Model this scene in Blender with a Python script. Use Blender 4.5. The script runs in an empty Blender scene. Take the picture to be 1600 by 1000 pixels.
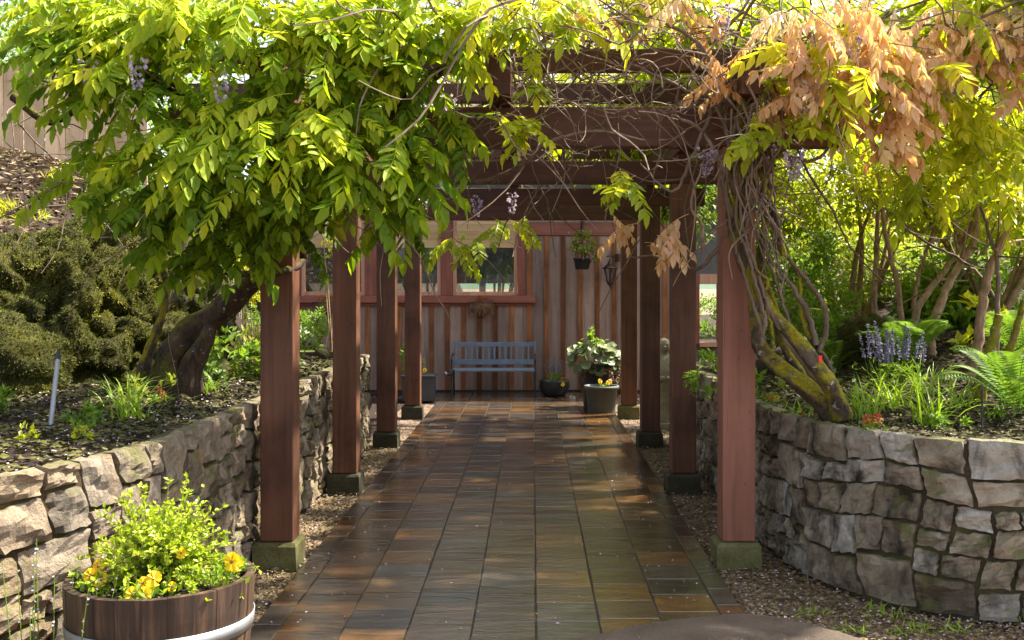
import bpy, bmesh, math, random
import numpy as np
from mathutils import Vector, Matrix, noise as mnoise

random.seed(7)
rng = np.random.default_rng(7)
R = math.radians
SC = bpy.context.scene
COL = SC.collection

# ------------------------------------------------------------------ camera, sky, sun, exposure
F = 1700.0; CX = 832.0; CY = 445.0; CH = 1.63          # focal length (px of 1600), vanishing point, eye height
cam_d = bpy.data.cameras.new('camera'); cam = bpy.data.objects.new('camera', cam_d); COL.objects.link(cam)
cam.location = (0, 0, CH); cam.rotation_euler = (R(90), 0, 0)
cam_d.sensor_width = 36.0; cam_d.lens = 36.0 * F / 1600.0
cam_d.shift_x = (800 - CX) / 1600.0; cam_d.shift_y = -(500 - CY) / 1600.0
cam_d.clip_end = 2000.0; cam_d.clip_start = 0.05
SC.camera = cam

SUN_EL, SUN_AZ = 54.0, 66.0          # azimuth clockwise from +Y (view direction): the sun stands high to the right, beyond the pergola
world = bpy.data.worlds.new('World'); SC.world = world; world.use_nodes = True
wn = world.node_tree.nodes; wl = world.node_tree.links
for n in list(wn): wn.remove(n)
sky = wn.new('ShaderNodeTexSky'); sky.sky_type = 'NISHITA'; sky.sun_disc = False
sky.sun_elevation = R(SUN_EL); sky.sun_rotation = R(SUN_AZ); sky.air_density = 1.0; sky.dust_density = 3.0; sky.ozone_density = 1.0
bgn = wn.new('ShaderNodeBackground'); bgn.inputs['Strength'].default_value = 0.115
wo = wn.new('ShaderNodeOutputWorld'); hs_ = wn.new('ShaderNodeHueSaturation'); hs_.inputs['Saturation'].default_value = 0.45     # thin bright cloud veil
wl.new(sky.outputs[0], hs_.inputs['Color']); wl.new(hs_.outputs[0], bgn.inputs[0]); wl.new(bgn.outputs[0], wo.inputs[0])
sun_d = bpy.data.lights.new('sun', 'SUN'); sun = bpy.data.objects.new('sun', sun_d); COL.objects.link(sun)
sun_d.energy = 5.0; sun_d.angle = R(1.5); sun_d.color = (1.0, 0.91, 0.74)
az = R(SUN_AZ); el = R(SUN_EL)
to_sun = Vector((math.sin(az) * math.cos(el), math.cos(az) * math.cos(el), math.sin(el)))
sun.rotation_euler = to_sun.to_track_quat('Z', 'Y').to_euler()
sun.location = to_sun * 30
SC.view_settings.view_transform = 'Standard'; SC.view_settings.look = 'None'
SC.view_settings.gamma = 1.0; SC.view_settings.use_curve_mapping = False
SC.view_settings.exposure = 1.95
SC.render.engine = 'CYCLES'
cy = SC.cycles
cy.max_bounces = 8; cy.diffuse_bounces = 4; cy.glossy_bounces = 3; cy.transmission_bounces = 6; cy.transparent_max_bounces = 8
cy.use_denoising = True
cy.caustics_reflective = False; cy.caustics_refractive = False

def P(px, py, Y):
    return np.array(((px - CX) / F * Y, Y, CH - (py - CY) / F * Y))
def PX(pts, Y=None):
    return [P(p[0], p[1], p[2] if len(p) > 2 else Y) for p in pts]

# ------------------------------------------------------------------ materials
def new_mat(name):
    m = bpy.data.materials.new(name); m.use_nodes = True
    nt = m.node_tree
    for n in list(nt.nodes): nt.nodes.remove(n)
    return m, nt
class NT:
    def __init__(s, name):
        s.m, s.t = new_mat(name); s.n = s.t.nodes; s.l = s.t.links
        s.out = s.n.new('ShaderNodeOutputMaterial')
    def node(s, typ, **kw):
        n = s.n.new(typ)
        for k, v in kw.items(): setattr(n, k, v)
        return n
    def setin(s, n, key, v):
        if hasattr(v, 'is_linked') or isinstance(v, bpy.types.NodeSocket): s.l.new(v, n.inputs[key])
        else: n.inputs[key].default_value = v
    def coord(s, kind='Object', scale=(1, 1, 1), world=False):
        if world:
            g = s.node('ShaderNodeNewGeometry'); o = g.outputs['Position']
        else:
            o = s.node('ShaderNodeTexCoord').outputs[kind]
        mp = s.node('ShaderNodeMapping'); s.l.new(o, mp.inputs[0]); mp.inputs['Scale'].default_value = scale
        # shift every object's pattern so alike pieces differ
        oi = s.node('ShaderNodeObjectInfo'); ml = s.node('ShaderNodeMath', operation='MULTIPLY'); s.l.new(oi.outputs['Random'], ml.inputs[0]); ml.inputs[1].default_value = 37.0
        cb = s.node('ShaderNodeCombineXYZ')
        for i in range(3): s.l.new(ml.outputs[0], cb.inputs[i])
        s.l.new(cb.outputs[0], mp.inputs['Location'])
        return mp.outputs[0]
    def noise(s, vec, scale, detail=5, rough=0.55, dist=0.0):
        n = s.node('ShaderNodeTexNoise'); s.l.new(vec, n.inputs['Vector'])
        n.inputs['Scale'].default_value = scale; n.inputs['Detail'].default_value = detail
        n.inputs['Roughness'].default_value = rough; n.inputs['Distortion'].default_value = dist
        return n.outputs['Fac']
    def ramp(s, fac, stops, interp='LINEAR'):
        r = s.node('ShaderNodeValToRGB'); s.l.new(fac, r.inputs[0]); e = r.color_ramp.elements
        r.color_ramp.interpolation = interp
        while len(e) < len(stops): e.new(0.5)
        for el_, (p, c) in zip(e, stops):
            el_.position = p
            if isinstance(c, (int, float)): c = (c, c, c)
            el_.color = (c[0], c[1], c[2], 1)
        return r.outputs[0]
    def mix(s, fac, a, b, mode='MIX'):
        n = s.node('ShaderNodeMix', data_type='RGBA', blend_type=mode)
        for key, v in ((0, fac), (6, a), (7, b)):
            if isinstance(v, bpy.types.NodeSocket): s.l.new(v, n.inputs[key])
            else: n.inputs[key].default_value = v if key == 0 else (v[0], v[1], v[2], 1)
        return n.outputs[2]
    def math(s, op, a, b=0.0, clamp=False):
        n = s.node('ShaderNodeMath', operation=op); n.use_clamp = clamp
        for i, v in enumerate((a, b)):
            if isinstance(v, bpy.types.NodeSocket): s.l.new(v, n.inputs[i])
            else: n.inputs[i].default_value = v
        return n.outputs[0]
    def rand(s): return s.node('ShaderNodeObjectInfo').outputs['Random']
    def attr(s, name): return s.node('ShaderNodeAttribute', attribute_name=name).outputs['Fac']
    def normal_z(s):
        g = s.node('ShaderNodeNewGeometry'); sp = s.node('ShaderNodeSeparateXYZ'); s.l.new(g.outputs['Normal'], sp.inputs[0]); return sp.outputs[2]
    def pos(s, axis):
        g = s.node('ShaderNodeNewGeometry'); sp = s.node('ShaderNodeSeparateXYZ'); s.l.new(g.outputs['Position'], sp.inputs[0]); return sp.outputs[axis]
    def bump(s, h, strength=0.4, dist=0.01):
        b = s.node('ShaderNodeBump'); s.l.new(h, b.inputs['Height']); b.inputs['Strength'].default_value = strength; b.inputs['Distance'].default_value = dist
        return b.outputs[0]
    def principled(s, color, rough=0.6, bump=None, spec=0.4, metal=0.0, coat=None):
        p = s.node('ShaderNodeBsdfPrincipled')
        for key, v in (('Base Color', color), ('Roughness', rough), ('Specular IOR Level', spec), ('Metallic', metal)):
            if isinstance(v, bpy.types.NodeSocket): s.l.new(v, p.inputs[key])
            else: p.inputs[key].default_value = (v[0], v[1], v[2], 1) if key == 'Base Color' else v
        if bump is not None: s.l.new(bump, p.inputs['Normal'])
        if coat is not None: p.inputs['Coat Weight'].default_value = coat; p.inputs['Coat Roughness'].default_value = 0.12; (s.l.new(bump, p.inputs['Coat Normal']) if bump is not None else None)
        return p.outputs[0]
    def done(s, shader): s.l.new(shader, s.out.inputs[0]); return s.m

def leaf_mat(name, stops, trans=0.42, rough=0.42, tcol=1.25, spec=0.35):
    k = NT(name)
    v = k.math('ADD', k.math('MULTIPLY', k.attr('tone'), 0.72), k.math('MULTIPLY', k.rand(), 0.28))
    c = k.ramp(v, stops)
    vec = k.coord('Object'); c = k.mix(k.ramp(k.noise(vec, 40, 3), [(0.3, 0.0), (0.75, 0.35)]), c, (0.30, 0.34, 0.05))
    p = k.principled(c, rough, spec=spec)
    t = k.node('ShaderNodeBsdfTranslucent'); tc = k.mix(1.0, c, (tcol, tcol * 1.02, tcol * 0.55), 'MULTIPLY'); k.l.new(tc, t.inputs[0])
    ms = k.node('ShaderNodeMixShader'); ms.inputs[0].default_value = trans; k.l.new(p, ms.inputs[1]); k.l.new(t.outputs[0], ms.inputs[2])
    return k.done(ms.outputs[0])

def wood_mat(name, dark, mid, light, axis=2, rough=0.6, gscale=14, stain=0.35, moss=0.0, wet=None, varr=0.35):
    k = NT(name)
    sc = [gscale, gscale, gscale]; sc[axis] = gscale * 0.06
    vec = k.coord('Object', tuple(sc)); g = k.noise(vec, 1.6, 8, 0.62, 0.6)
    c = k.ramp(g, [(0.25, dark), (0.5, mid), (0.78, light)])
    v2 = k.coord('Object', (1, 1, 1)); st = k.noise(v2, 2.6, 5, 0.6, 0.4)
    c = k.mix(k.math('MULTIPLY', k.ramp(st, [(0.42, 0), (0.66, 1)]), stain), c, tuple(d * 0.55 for d in dark))
    s3 = [55, 55, 55]; s3[axis] = 1.1; ck = k.ramp(k.noise(k.coord('Object', tuple(s3)), 1.0, 3, 0.5), [(0.66, 0), (0.70, 0.75)]); c = k.mix(ck, c, tuple(d * 0.35 for d in dark))
    rv = k.ramp(k.rand(), [(0, 1 - varr), (1, 1 + varr * 0.6)]); c = k.mix(1.0, c, rv, 'MULTIPLY')
    # knots
    vo = k.node('ShaderNodeTexVoronoi'); mp = k.coord('Object', tuple(3.2 if i != axis else 1.6 for i in range(3))); k.l.new(mp, vo.inputs['Vector'])
    kn = k.ramp(vo.outputs['Distance'], [(0.0, 1), (0.05, 1), (0.10, 0)]); c = k.mix(k.math('MULTIPLY', kn, 0.7), c, tuple(d * 0.4 for d in dark))
    rg = rough
    if moss > 0:
        mm = k.math('MULTIPLY', k.math('MULTIPLY', k.ramp(k.normal_z(), [(0.3, 0), (0.8, 1)]), k.ramp(k.noise(v2, 6, 4), [(0.35, 0), (0.55, 1)])), moss)
        c = k.mix(mm, c, (0.16, 0.19, 0.02))
    if wet is not None:      # rain-splashed foot of a post
        z = k.pos(2); w = k.math('MULTIPLY', k.ramp(k.math('ADD', z, k.math('MULTIPLY', st, 0.9)), [(wet - 0.15, 1), (wet, 0)]), 0.75)
        c = k.mix(w, c, tuple(d * 0.75 for d in dark))
    b = k.bump(g, 0.35, 0.004)
    return k.done(k.principled(c, rg, b, 0.35))

M = {}
M['post'] = wood_mat('redwood_stain', (0.062, 0.026, 0.015), (0.125, 0.050, 0.028), (0.18, 0.078, 0.046), 2, 0.55, 10, 0.6, wet=None, varr=0.15)
M['post_pale'] = wood_mat('pale_redwood_stain', (0.17, 0.070, 0.045), (0.25, 0.102, 0.066), (0.30, 0.130, 0.088), 2, 0.6, 10, 0.25, varr=0.05)  # paler, pinker version of the post wood, front right post only
M['beam'] = wood_mat('redwood_beam', (0.045, 0.018, 0.011), (0.085, 0.034, 0.020), (0.125, 0.052, 0.032), 0, 0.6, 10, 0.5, moss=1.0, varr=0.15)
M['beam_y'] = wood_mat('redwood_beam_lengthwise', (0.05, 0.018, 0.013), (0.09, 0.031, 0.022), (0.13, 0.045, 0.032), 1, 0.6, 10, 0.5, moss=1.0, varr=0.15)
M['board'] = wood_mat('weathered_cedar_board', (0.18, 0.12, 0.095), (0.34, 0.24, 0.195), (0.44, 0.325, 0.27), 2, 0.75, 9, 0.25, varr=0.35)
M['batten'] = wood_mat('cedar_batten', (0.13, 0.042, 0.014), (0.31, 0.11, 0.036), (0.42, 0.18, 0.075), 2, 0.6, 12, 0.6, varr=0.55)
M['trim'] = wood_mat('red_trim', (0.16, 0.055, 0.038), (0.30, 0.105, 0.07), (0.36, 0.14, 0.10), 0, 0.55, 9, 0.35, varr=0.1)
M['trim_v'] = wood_mat('red_trim_upright', (0.15, 0.05, 0.035), (0.27, 0.09, 0.06), (0.33, 0.12, 0.085), 2, 0.55, 9, 0.35, varr=0.1)
M['sash'] = wood_mat('sash_wood', (0.40, 0.20, 0.12), (0.58, 0.32, 0.20), (0.66, 0.40, 0.27), 2, 0.5, 9, 0.15, varr=0.1)
M['pine'] = wood_mat('pine_lining', (0.66, 0.38, 0.17), (0.82, 0.53, 0.27), (0.88, 0.64, 0.36), 0, 0.5, 7, 0.12, varr=0.15)
M['fence'] = wood_mat('fence_board', (0.42, 0.27, 0.16), (0.62, 0.44, 0.28), (0.72, 0.55, 0.38), 2, 0.75, 9, 0.3, varr=0.3)
M['fence_dark'] = wood_mat('fence_board_brown', (0.15, 0.08, 0.05), (0.30, 0.16, 0.10), (0.38, 0.22, 0.14), 2, 0.75, 9, 0.3, varr=0.3)
M['barrel'] = wood_mat('oak_stave', (0.018, 0.012, 0.009), (0.040, 0.025, 0.018), (0.18, 0.10, 0.06), 2, 0.5, 14, 0.6, varr=0.2)
M['twig'] = wood_mat('dry_vine_stem', (0.06, 0.041, 0.028), (0.15, 0.105, 0.075), (0.27, 0.205, 0.15), 2, 0.8, 12, 0.3, varr=0.3)

def bark_mat(name, dark, light, moss, mossamt):
    k = NT(name); v = k.coord('Object', (1, 1, 0.35)); n = k.noise(v, 22, 8, 0.65, 1.2)
    c = k.ramp(n, [(0.3, dark), (0.62, light)])
    v2 = k.coord('Object'); mo = k.ramp(k.math('ADD', k.noise(v2, 6, 5), k.math('MULTIPLY', k.normal_z(), 0.16)), [(0.62 - 0.25 * mossamt, 0), (0.74 - 0.25 * mossamt, 1)])
    mc = k.ramp(k.noise(v2, 60, 4), [(0.3, tuple(x * 0.45 for x in moss)), (0.7, moss)])
    c = k.mix(mo, c, mc)
    li = k.ramp(k.noise(v2, 26, 3), [(0.66, 0), (0.70, 0.8)]); c = k.mix(li, c, (0.34, 0.34, 0.28))
    return k.done(k.principled(c, 0.9, k.bump(k.math('ADD', n, k.math('MULTIPLY', k.noise(v2, 90, 4), 0.5)), 0.9, 0.012), 0.2))
M['bark'] = bark_mat('vine_bark', (0.018, 0.014, 0.010), (0.10, 0.076, 0.054), (0.27, 0.235, 0.015), 0.72)
M['bark_dark'] = bark_mat('old_vine_bark', (0.016, 0.012, 0.009), (0.075, 0.050, 0.035), (0.11, 0.11, 0.016), 0.45)
M['bark_shrub'] = bark_mat('shrub_bark', (0.14, 0.085, 0.05), (0.36, 0.25, 0.16), (0.2, 0.2, 0.03), 0.1)
M['bark_moss'] = bark_mat('mossy_bark', (0.09, 0.07, 0.04), (0.22, 0.17, 0.10), (0.24, 0.22, 0.02), 1.0)

def stone_mat(name, stops, stain=0.6, moss=0.5):
    k = NT(name); v = k.coord('Object'); n = k.noise(v, 7, 8, 0.62, 0.5)
    base = k.ramp(k.rand(), stops, 'LINEAR')
    c = k.mix(1.0, base, k.ramp(n, [(0.25, 0.45), (0.5, 1.0), (0.75, 1.4)]), 'MULTIPLY')
    wv = k.coord('Object', (1, 1, 0.45)); dk = k.ramp(k.noise(wv, 5.5, 6, 0.6, 0.8), [(0.50, 0), (0.66, 1)])
    c = k.mix(k.math('MULTIPLY', dk, stain), c, (0.035, 0.030, 0.026))
    iron = k.ramp(k.noise(v, 4.2, 4, 0.5, 0.6), [(0.55, 0), (0.72, 0.38)]); c = k.mix(iron, c, (0.30, 0.17, 0.075))
    fl = k.ramp(k.noise(v, 60, 3, 0.7), [(0.68, 0), (0.76, 0.6)]); c = k.mix(fl, c, (0.55, 0.52, 0.45))
    mo = k.math('MULTIPLY', k.ramp(k.math('ADD', k.noise(v, 5.0, 5), k.math('MULTIPLY', k.normal_z(), 0.22)), [(0.6, 0), (0.75, 1)]), moss)
    c = k.mix(mo, c, (0.11, 0.12, 0.015))
    h = k.math('ADD', n, k.math('MULTIPLY', k.noise(v, 38, 8, 0.75), 0.8))
    return k.done(k.principled(c, 0.82, k.bump(h, 1.0, 0.035), 0.3))
M['stone_l'] = stone_mat('sandstone_warm', [(0, (0.16, 0.125, 0.08)), (0.25, (0.33, 0.25, 0.165)), (0.5, (0.22, 0.185, 0.135)), (0.75, (0.36, 0.275, 0.20)), (1, (0.23, 0.205, 0.17))], 0.75, 0.6)
M['stone_r'] = stone_mat('fieldstone_grey', [(0, (0.15, 0.12, 0.08)), (0.2, (0.44, 0.385, 0.295)), (0.4, (0.24, 0.195, 0.135)), (0.6, (0.55, 0.52, 0.46)), (0.8, (0.29, 0.245, 0.18)), (1, (0.42, 0.345, 0.25))], 1.0, 0.7)
def rough_mat(name, stops, scale=8, bumpk=0.6, rough=0.9, world=False, fine=70, spec=0.25, bd=0.02):
    k = NT(name); v = k.coord('Object', world=world); n = k.noise(v, scale, 7, 0.65, 0.4)
    f = k.noise(v, fine, 5, 0.7)
    c = k.ramp(k.math('ADD', k.math('MULTIPLY', n, 0.6), k.math('MULTIPLY', f, 0.4)), stops)
    return k.done(k.principled(c, rough, k.bump(k.math('ADD', n, k.math('MULTIPLY', f, 0.6)), bumpk, bd), spec))
M['mortar'] = rough_mat('mossy_mortar', [(0.35, (0.022, 0.016, 0.009)), (0.5, (0.055, 0.036, 0.017)), (0.62, (0.065, 0.062, 0.012)), (0.75, (0.12, 0.09, 0.05))], 4)
M['mortar_r'] = rough_mat('grey_mortar', [(0.35, (0.022, 0.018, 0.012)), (0.5, (0.06, 0.048, 0.033)), (0.60, (0.06, 0.06, 0.012)), (0.75, (0.12, 0.10, 0.07))], 4)
M['soil'] = rough_mat('dark_bark_soil', [(0.3, (0.012, 0.007, 0.006)), (0.55, (0.034, 0.019, 0.015)), (0.75, (0.08, 0.05, 0.04))], 14, 1.0, 0.92, fine=120, bd=0.03)
M['ground'] = rough_mat('gravelly_ground', [(0.3, (0.06, 0.042, 0.032)), (0.5, (0.17, 0.115, 0.085)), (0.7, (0.3, 0.21, 0.16))], 20, 0.9, 0.9, fine=160, bd=0.02)
M['asphalt'] = rough_mat('damp_asphalt', [(0.36, (0.03, 0.021, 0.015)), (0.48, (0.075, 0.054, 0.040)), (0.58, (0.115, 0.084, 0.063)), (0.7, (0.24, 0.185, 0.145))], 2.6, 1.0, 0.55, fine=85, bd=0.012, spec=0.4)
M['concrete'] = rough_mat('mossy_concrete', [(0.32, (0.05, 0.045, 0.015)), (0.5, (0.115, 0.11, 0.04)), (0.7, (0.19, 0.17, 0.10))], 6, 0.5, 0.85)
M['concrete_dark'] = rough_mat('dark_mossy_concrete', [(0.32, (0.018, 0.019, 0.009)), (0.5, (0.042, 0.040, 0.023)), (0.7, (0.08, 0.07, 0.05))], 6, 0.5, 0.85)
M['rock'] = rough_mat('mossy_rock', [(0.32, (0.010, 0.009, 0.005)), (0.46, (0.030, 0.030, 0.007)), (0.58, (0.065, 0.064, 0.009)), (0.74, (0.16, 0.135, 0.016))], 4.5, 1.0, 0.95, fine=75, bd=0.035)
M['rock_dark'] = rough_mat('dark_mossy_rock', [(0.3, (0.02, 0.016, 0.01)), (0.5, (0.05, 0.045, 0.018)), (0.68, (0.10, 0.10, 0.02)), (0.85, (0.15, 0.13, 0.06))], 4, 1.0, 0.95, fine=28, bd=0.06)
M['boulder'] = rough_mat('grey_boulder', [(0.3, (0.07, 0.07, 0.05)), (0.55, (0.2, 0.19, 0.15)), (0.8, (0.32, 0.3, 0.26))], 5, 0.7, 0.9)
M['stone_statue'] = rough_mat('weathered_statue_stone', [(0.3, (0.16, 0.14, 0.10)), (0.55, (0.36, 0.33, 0.25)), (0.8, (0.50, 0.46, 0.37))], 10, 0.6, 0.85)
M['coco'] = rough_mat('coco_fibre', [(0.3, (0.08, 0.045, 0.025)), (0.5, (0.22, 0.13, 0.075)), (0.72, (0.38, 0.25, 0.16))], 26, 1.0, 0.95, fine=90)
def plain(name, col, rough=0.5, spec=0.4, metal=0.0, var=0.15, sc=12):
    k = NT(name); v = k.coord('Object'); n = k.noise(v, sc, 5)
    c = k.mix(1.0, col, k.ramp(n, [(0.3, 1 - var), (0.7, 1 + var)]), 'MULTIPLY')
    return k.done(k.principled(c, rough, k.bump(k.noise(v, sc * 7, 4), 0.12, 0.004), spec, metal))
M['bench'] = plain('blue_grey_bench_paint', (0.15, 0.20, 0.27), 0.5)
M['iron'] = plain('black_cast_iron', (0.03, 0.032, 0.035), 0.45, var=0.3)
M['black_pot'] = plain('black_plastic_pot', (0.022, 0.024, 0.026), 0.4)
M['green_pot'] = plain('grey_green_pot', (0.085, 0.095, 0.085), 0.6)
M['grey_pot'] = plain('dark_grey_planter', (0.05, 0.055, 0.065), 0.5)
M['bronze'] = plain('bronze_lantern', (0.085, 0.05, 0.035), 0.4, 0.5, 0.6)
M['zinc'] = plain('galvanized_hoop', (0.27, 0.28, 0.30), 0.5, 0.5, 0.6, 0.45, 5)
M['grey_metal'] = plain('grey_stake_metal', (0.30, 0.31, 0.34), 0.45, 0.5, 0.3)
M['chain'] = plain('dark_chain', (0.035, 0.035, 0.035), 0.5, 0.5, 0.5)
M['stick'] = wood_mat('grey_stick', (0.22, 0.19, 0.16), (0.40, 0.35, 0.31), (0.52, 0.47, 0.42), 2, 0.8, 10, 0.2)
M['red'] = plain('red_tag_plastic', (0.75, 0.015, 0.02), 0.4)
M['blue_glaze'] = plain('blue_glaze', (0.06, 0.12, 0.26), 0.3)
M['yellow_petal'] = leaf_mat('yellow_petal', [(0, (0.85, 0.42, 0.01)), (0.5, (0.92, 0.62, 0.01)), (1, (0.95, 0.72, 0.03))], 0.3, 0.6, 1.0)
M['orange_petal'] = leaf_mat('orange_petal', [(0, (0.45, 0.06, 0.01)), (1, (0.65, 0.18, 0.02))], 0.3, 0.6, 1.0)
M['red_petal'] = leaf_mat('red_petal', [(0, (0.20, 0.008, 0.010)), (1, (0.42, 0.025, 0.015))], 0.25, 0.6, 1.0)
M['pink_petal'] = leaf_mat('pink_petal', [(0, (0.5, 0.09, 0.36)), (1, (0.7, 0.3, 0.55))], 0.3, 0.6, 1.0)
M['violet_petal'] = leaf_mat('violet_petal', [(0, (0.12, 0.10, 0.34)), (1, (0.26, 0.22, 0.54))], 0.3, 0.6, 1.0)
M['lilac_petal'] = leaf_mat('lilac_petal', [(0, (0.40, 0.30, 0.62)), (1, (0.68, 0.58, 0.85))], 0.35, 0.6, 1.0)
M['fallen'] = leaf_mat('fallen_petal', [(0, (0.36, 0.25, 0.46)), (0.5, (0.62, 0.46, 0.60)), (1, (0.80, 0.72, 0.76))], 0.1, 0.6, 1.0)
M['litter'] = leaf_mat('leaf_litter', [(0, (0.035, 0.016, 0.015)), (0.4, (0.11, 0.055, 0.047)), (0.75, (0.24, 0.135, 0.112)), (1, (0.48, 0.35, 0.32))], 0.05, 0.7, 1.0)
M['bark_chip'] = leaf_mat('bark_chip', [(0, (0.008, 0.005, 0.005)), (0.6, (0.026, 0.014, 0.012)), (1, (0.085, 0.048, 0.042))], 0.0, 0.9, 1.0)
# foliage
M['wist'] = leaf_mat('wisteria_green', [(0, (0.03, 0.085, 0.005)), (0.35, (0.10, 0.205, 0.006)), (0.65, (0.29, 0.39, 0.010)), (1, (0.58, 0.55, 0.03))], 0.48, 0.5, 1.4, 0.2)
M['wist_y'] = leaf_mat('wisteria_yellow_green', [(0, (0.15, 0.24, 0.008)), (0.5, (0.40, 0.45, 0.012)), (1, (0.68, 0.60, 0.03))], 0.5, 0.42, 1.45)
M['wist_c'] = leaf_mat('wisteria_copper', [(0, (0.46, 0.20, 0.09)), (0.3, (0.68, 0.36, 0.19)), (0.65, (0.78, 0.54, 0.42)), (1, (0.80, 0.66, 0.36))], 0.5, 0.36, 1.2, 0.5)
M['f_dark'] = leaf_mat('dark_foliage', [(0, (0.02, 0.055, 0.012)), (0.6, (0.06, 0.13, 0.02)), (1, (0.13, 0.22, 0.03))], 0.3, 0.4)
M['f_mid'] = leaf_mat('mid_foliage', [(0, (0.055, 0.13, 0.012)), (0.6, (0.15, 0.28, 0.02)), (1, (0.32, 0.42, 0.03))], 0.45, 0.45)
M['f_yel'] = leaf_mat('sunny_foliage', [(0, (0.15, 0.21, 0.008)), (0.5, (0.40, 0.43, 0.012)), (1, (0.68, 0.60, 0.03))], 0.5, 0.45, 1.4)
M['f_gold'] = leaf_mat('golden_box_leaf', [(0, (0.10, 0.20, 0.01)), (0.5, (0.30, 0.42, 0.015)), (1, (0.62, 0.60, 0.04))], 0.35, 0.4, 1.2)
M['f_bronze'] = leaf_mat('bronze_tinged_foliage', [(0, (0.07, 0.14, 0.015)), (0.5, (0.22, 0.28, 0.03)), (0.8, (0.44, 0.38, 0.08)), (1, (0.5, 0.28, 0.10))], 0.42, 0.45)
M['f_grey'] = leaf_mat('silver_green_leaf', [(0, (0.055, 0.08, 0.042)), (0.6, (0.13, 0.165, 0.09)), (1, (0.24, 0.28, 0.18))], 0.25, 0.5)
M['f_fern'] = leaf_mat('fern_green', [(0, (0.045, 0.12, 0.015)), (0.6, (0.12, 0.24, 0.03)), (1, (0.25, 0.36, 0.06))], 0.4, 0.45)
M['f_grass'] = leaf_mat('daylily_blade', [(0, (0.11, 0.24, 0.015)), (0.6, (0.26, 0.42, 0.03)), (1, (0.46, 0.52, 0.06))], 0.45, 0.4)
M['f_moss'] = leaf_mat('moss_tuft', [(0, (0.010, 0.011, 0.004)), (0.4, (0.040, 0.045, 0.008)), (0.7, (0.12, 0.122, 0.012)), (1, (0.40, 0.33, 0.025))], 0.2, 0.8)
M['f_purple'] = leaf_mat('plum_leaf', [(0, (0.06, 0.018, 0.025)), (1, (0.16, 0.06, 0.06))], 0.2, 0.45)

# wet slate, six colours
def slate(name, c0, c1, c2):
    k = NT(name); v = k.coord('Object', (0.6, 2.0, 1)); n = k.noise(v, 5.0, 7, 0.6, 1.2); f = k.noise(v, 34, 5, 0.65)
    c = k.ramp(n, [(0.28, c0), (0.52, c1), (0.74, c2)])
    c = k.mix(1.0, c, k.ramp(k.rand(), [(0, 0.5), (1, 1.45)]), 'MULTIPLY')
    r = k.ramp(k.noise(v, 3.0, 4), [(0.35, 0.05), (0.68, 0.24)])
    h = k.math('ADD', n, k.math('MULTIPLY', f, 0.3))
    return k.done(k.principled(c, r, k.bump(h, 0.34, 0.016), 0.8, coat=0.45))
SLATE = [slate('slate_brown', (0.034, 0.021, 0.012), (0.066, 0.040, 0.022), (0.10, 0.058, 0.029)),
         slate('slate_ochre', (0.060, 0.030, 0.012), (0.118, 0.058, 0.020), (0.175, 0.087, 0.030)),
         slate('slate_blue_grey', (0.028, 0.023, 0.020), (0.048, 0.040, 0.033), (0.08, 0.064, 0.049)),
         slate('slate_olive', (0.040, 0.026, 0.015), (0.074, 0.047, 0.027), (0.115, 0.070, 0.038)),
         slate('slate_rust', (0.046, 0.028, 0.016), (0.080, 0.047, 0.026), (0.115, 0.068, 0.038)),
         slate('slate_charcoal', (0.024, 0.022, 0.02), (0.045, 0.039, 0.034), (0.08, 0.064, 0.048))]
M['grout'] = rough_mat('dark_grout', [(0.35, (0.02, 0.016, 0.012)), (0.6, (0.05, 0.04, 0.028))], 12, 0.5, 0.7)

k = NT('window_glass'); tr = k.node('ShaderNodeBsdfTransparent'); tr.inputs[0].default_value = (0.80, 0.84, 0.83, 1)
gl = k.node('ShaderNodeBsdfGlossy'); gl.inputs['Roughness'].default_value = 0.02
fr = k.node('ShaderNodeLayerWeight'); fr.inputs[0].default_value = 0.5
ms = k.node('ShaderNodeMixShader'); k.l.new(k.math('ADD', k.math('MULTIPLY', k.math('POWER', fr.outputs[1], 4.0), 0.8), 0.07), ms.inputs[0]); k.l.new(tr.outputs[0], ms.inputs[1]); k.l.new(gl.outputs[0], ms.inputs[2])
M['glass'] = k.done(ms.outputs[0])
k = NT('insect_screen'); tr = k.node('ShaderNodeBsdfTransparent'); tr.inputs[0].default_value = (0.55, 0.57, 0.58, 1)
df = k.node('ShaderNodeBsdfDiffuse'); df.inputs[0].default_value = (0.22, 0.23, 0.23, 1)
ms = k.node('ShaderNodeMixShader'); ms.inputs[0].default_value = 0.35; k.l.new(tr.outputs[0], ms.inputs[1]); k.l.new(df.outputs[0], ms.inputs[2])
M['screen'] = k.done(ms.outputs[0])
M['dark_room'] = plain('dark_interior', (0.13, 0.125, 0.115), 0.9)
M['hill'] = rough_mat('distant_hill', [(0.3, (0.05, 0.085, 0.06)), (0.6, (0.10, 0.15, 0.10)), (0.8, (0.16, 0.2, 0.13))], 0.05, 0.3, 1.0, fine=0.6)
M['roof'] = rough_mat('dark_shingle', [(0.3, (0.05, 0.045, 0.04)), (0.7, (0.11, 0.1, 0.09))], 6, 0.5, 0.9)

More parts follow.
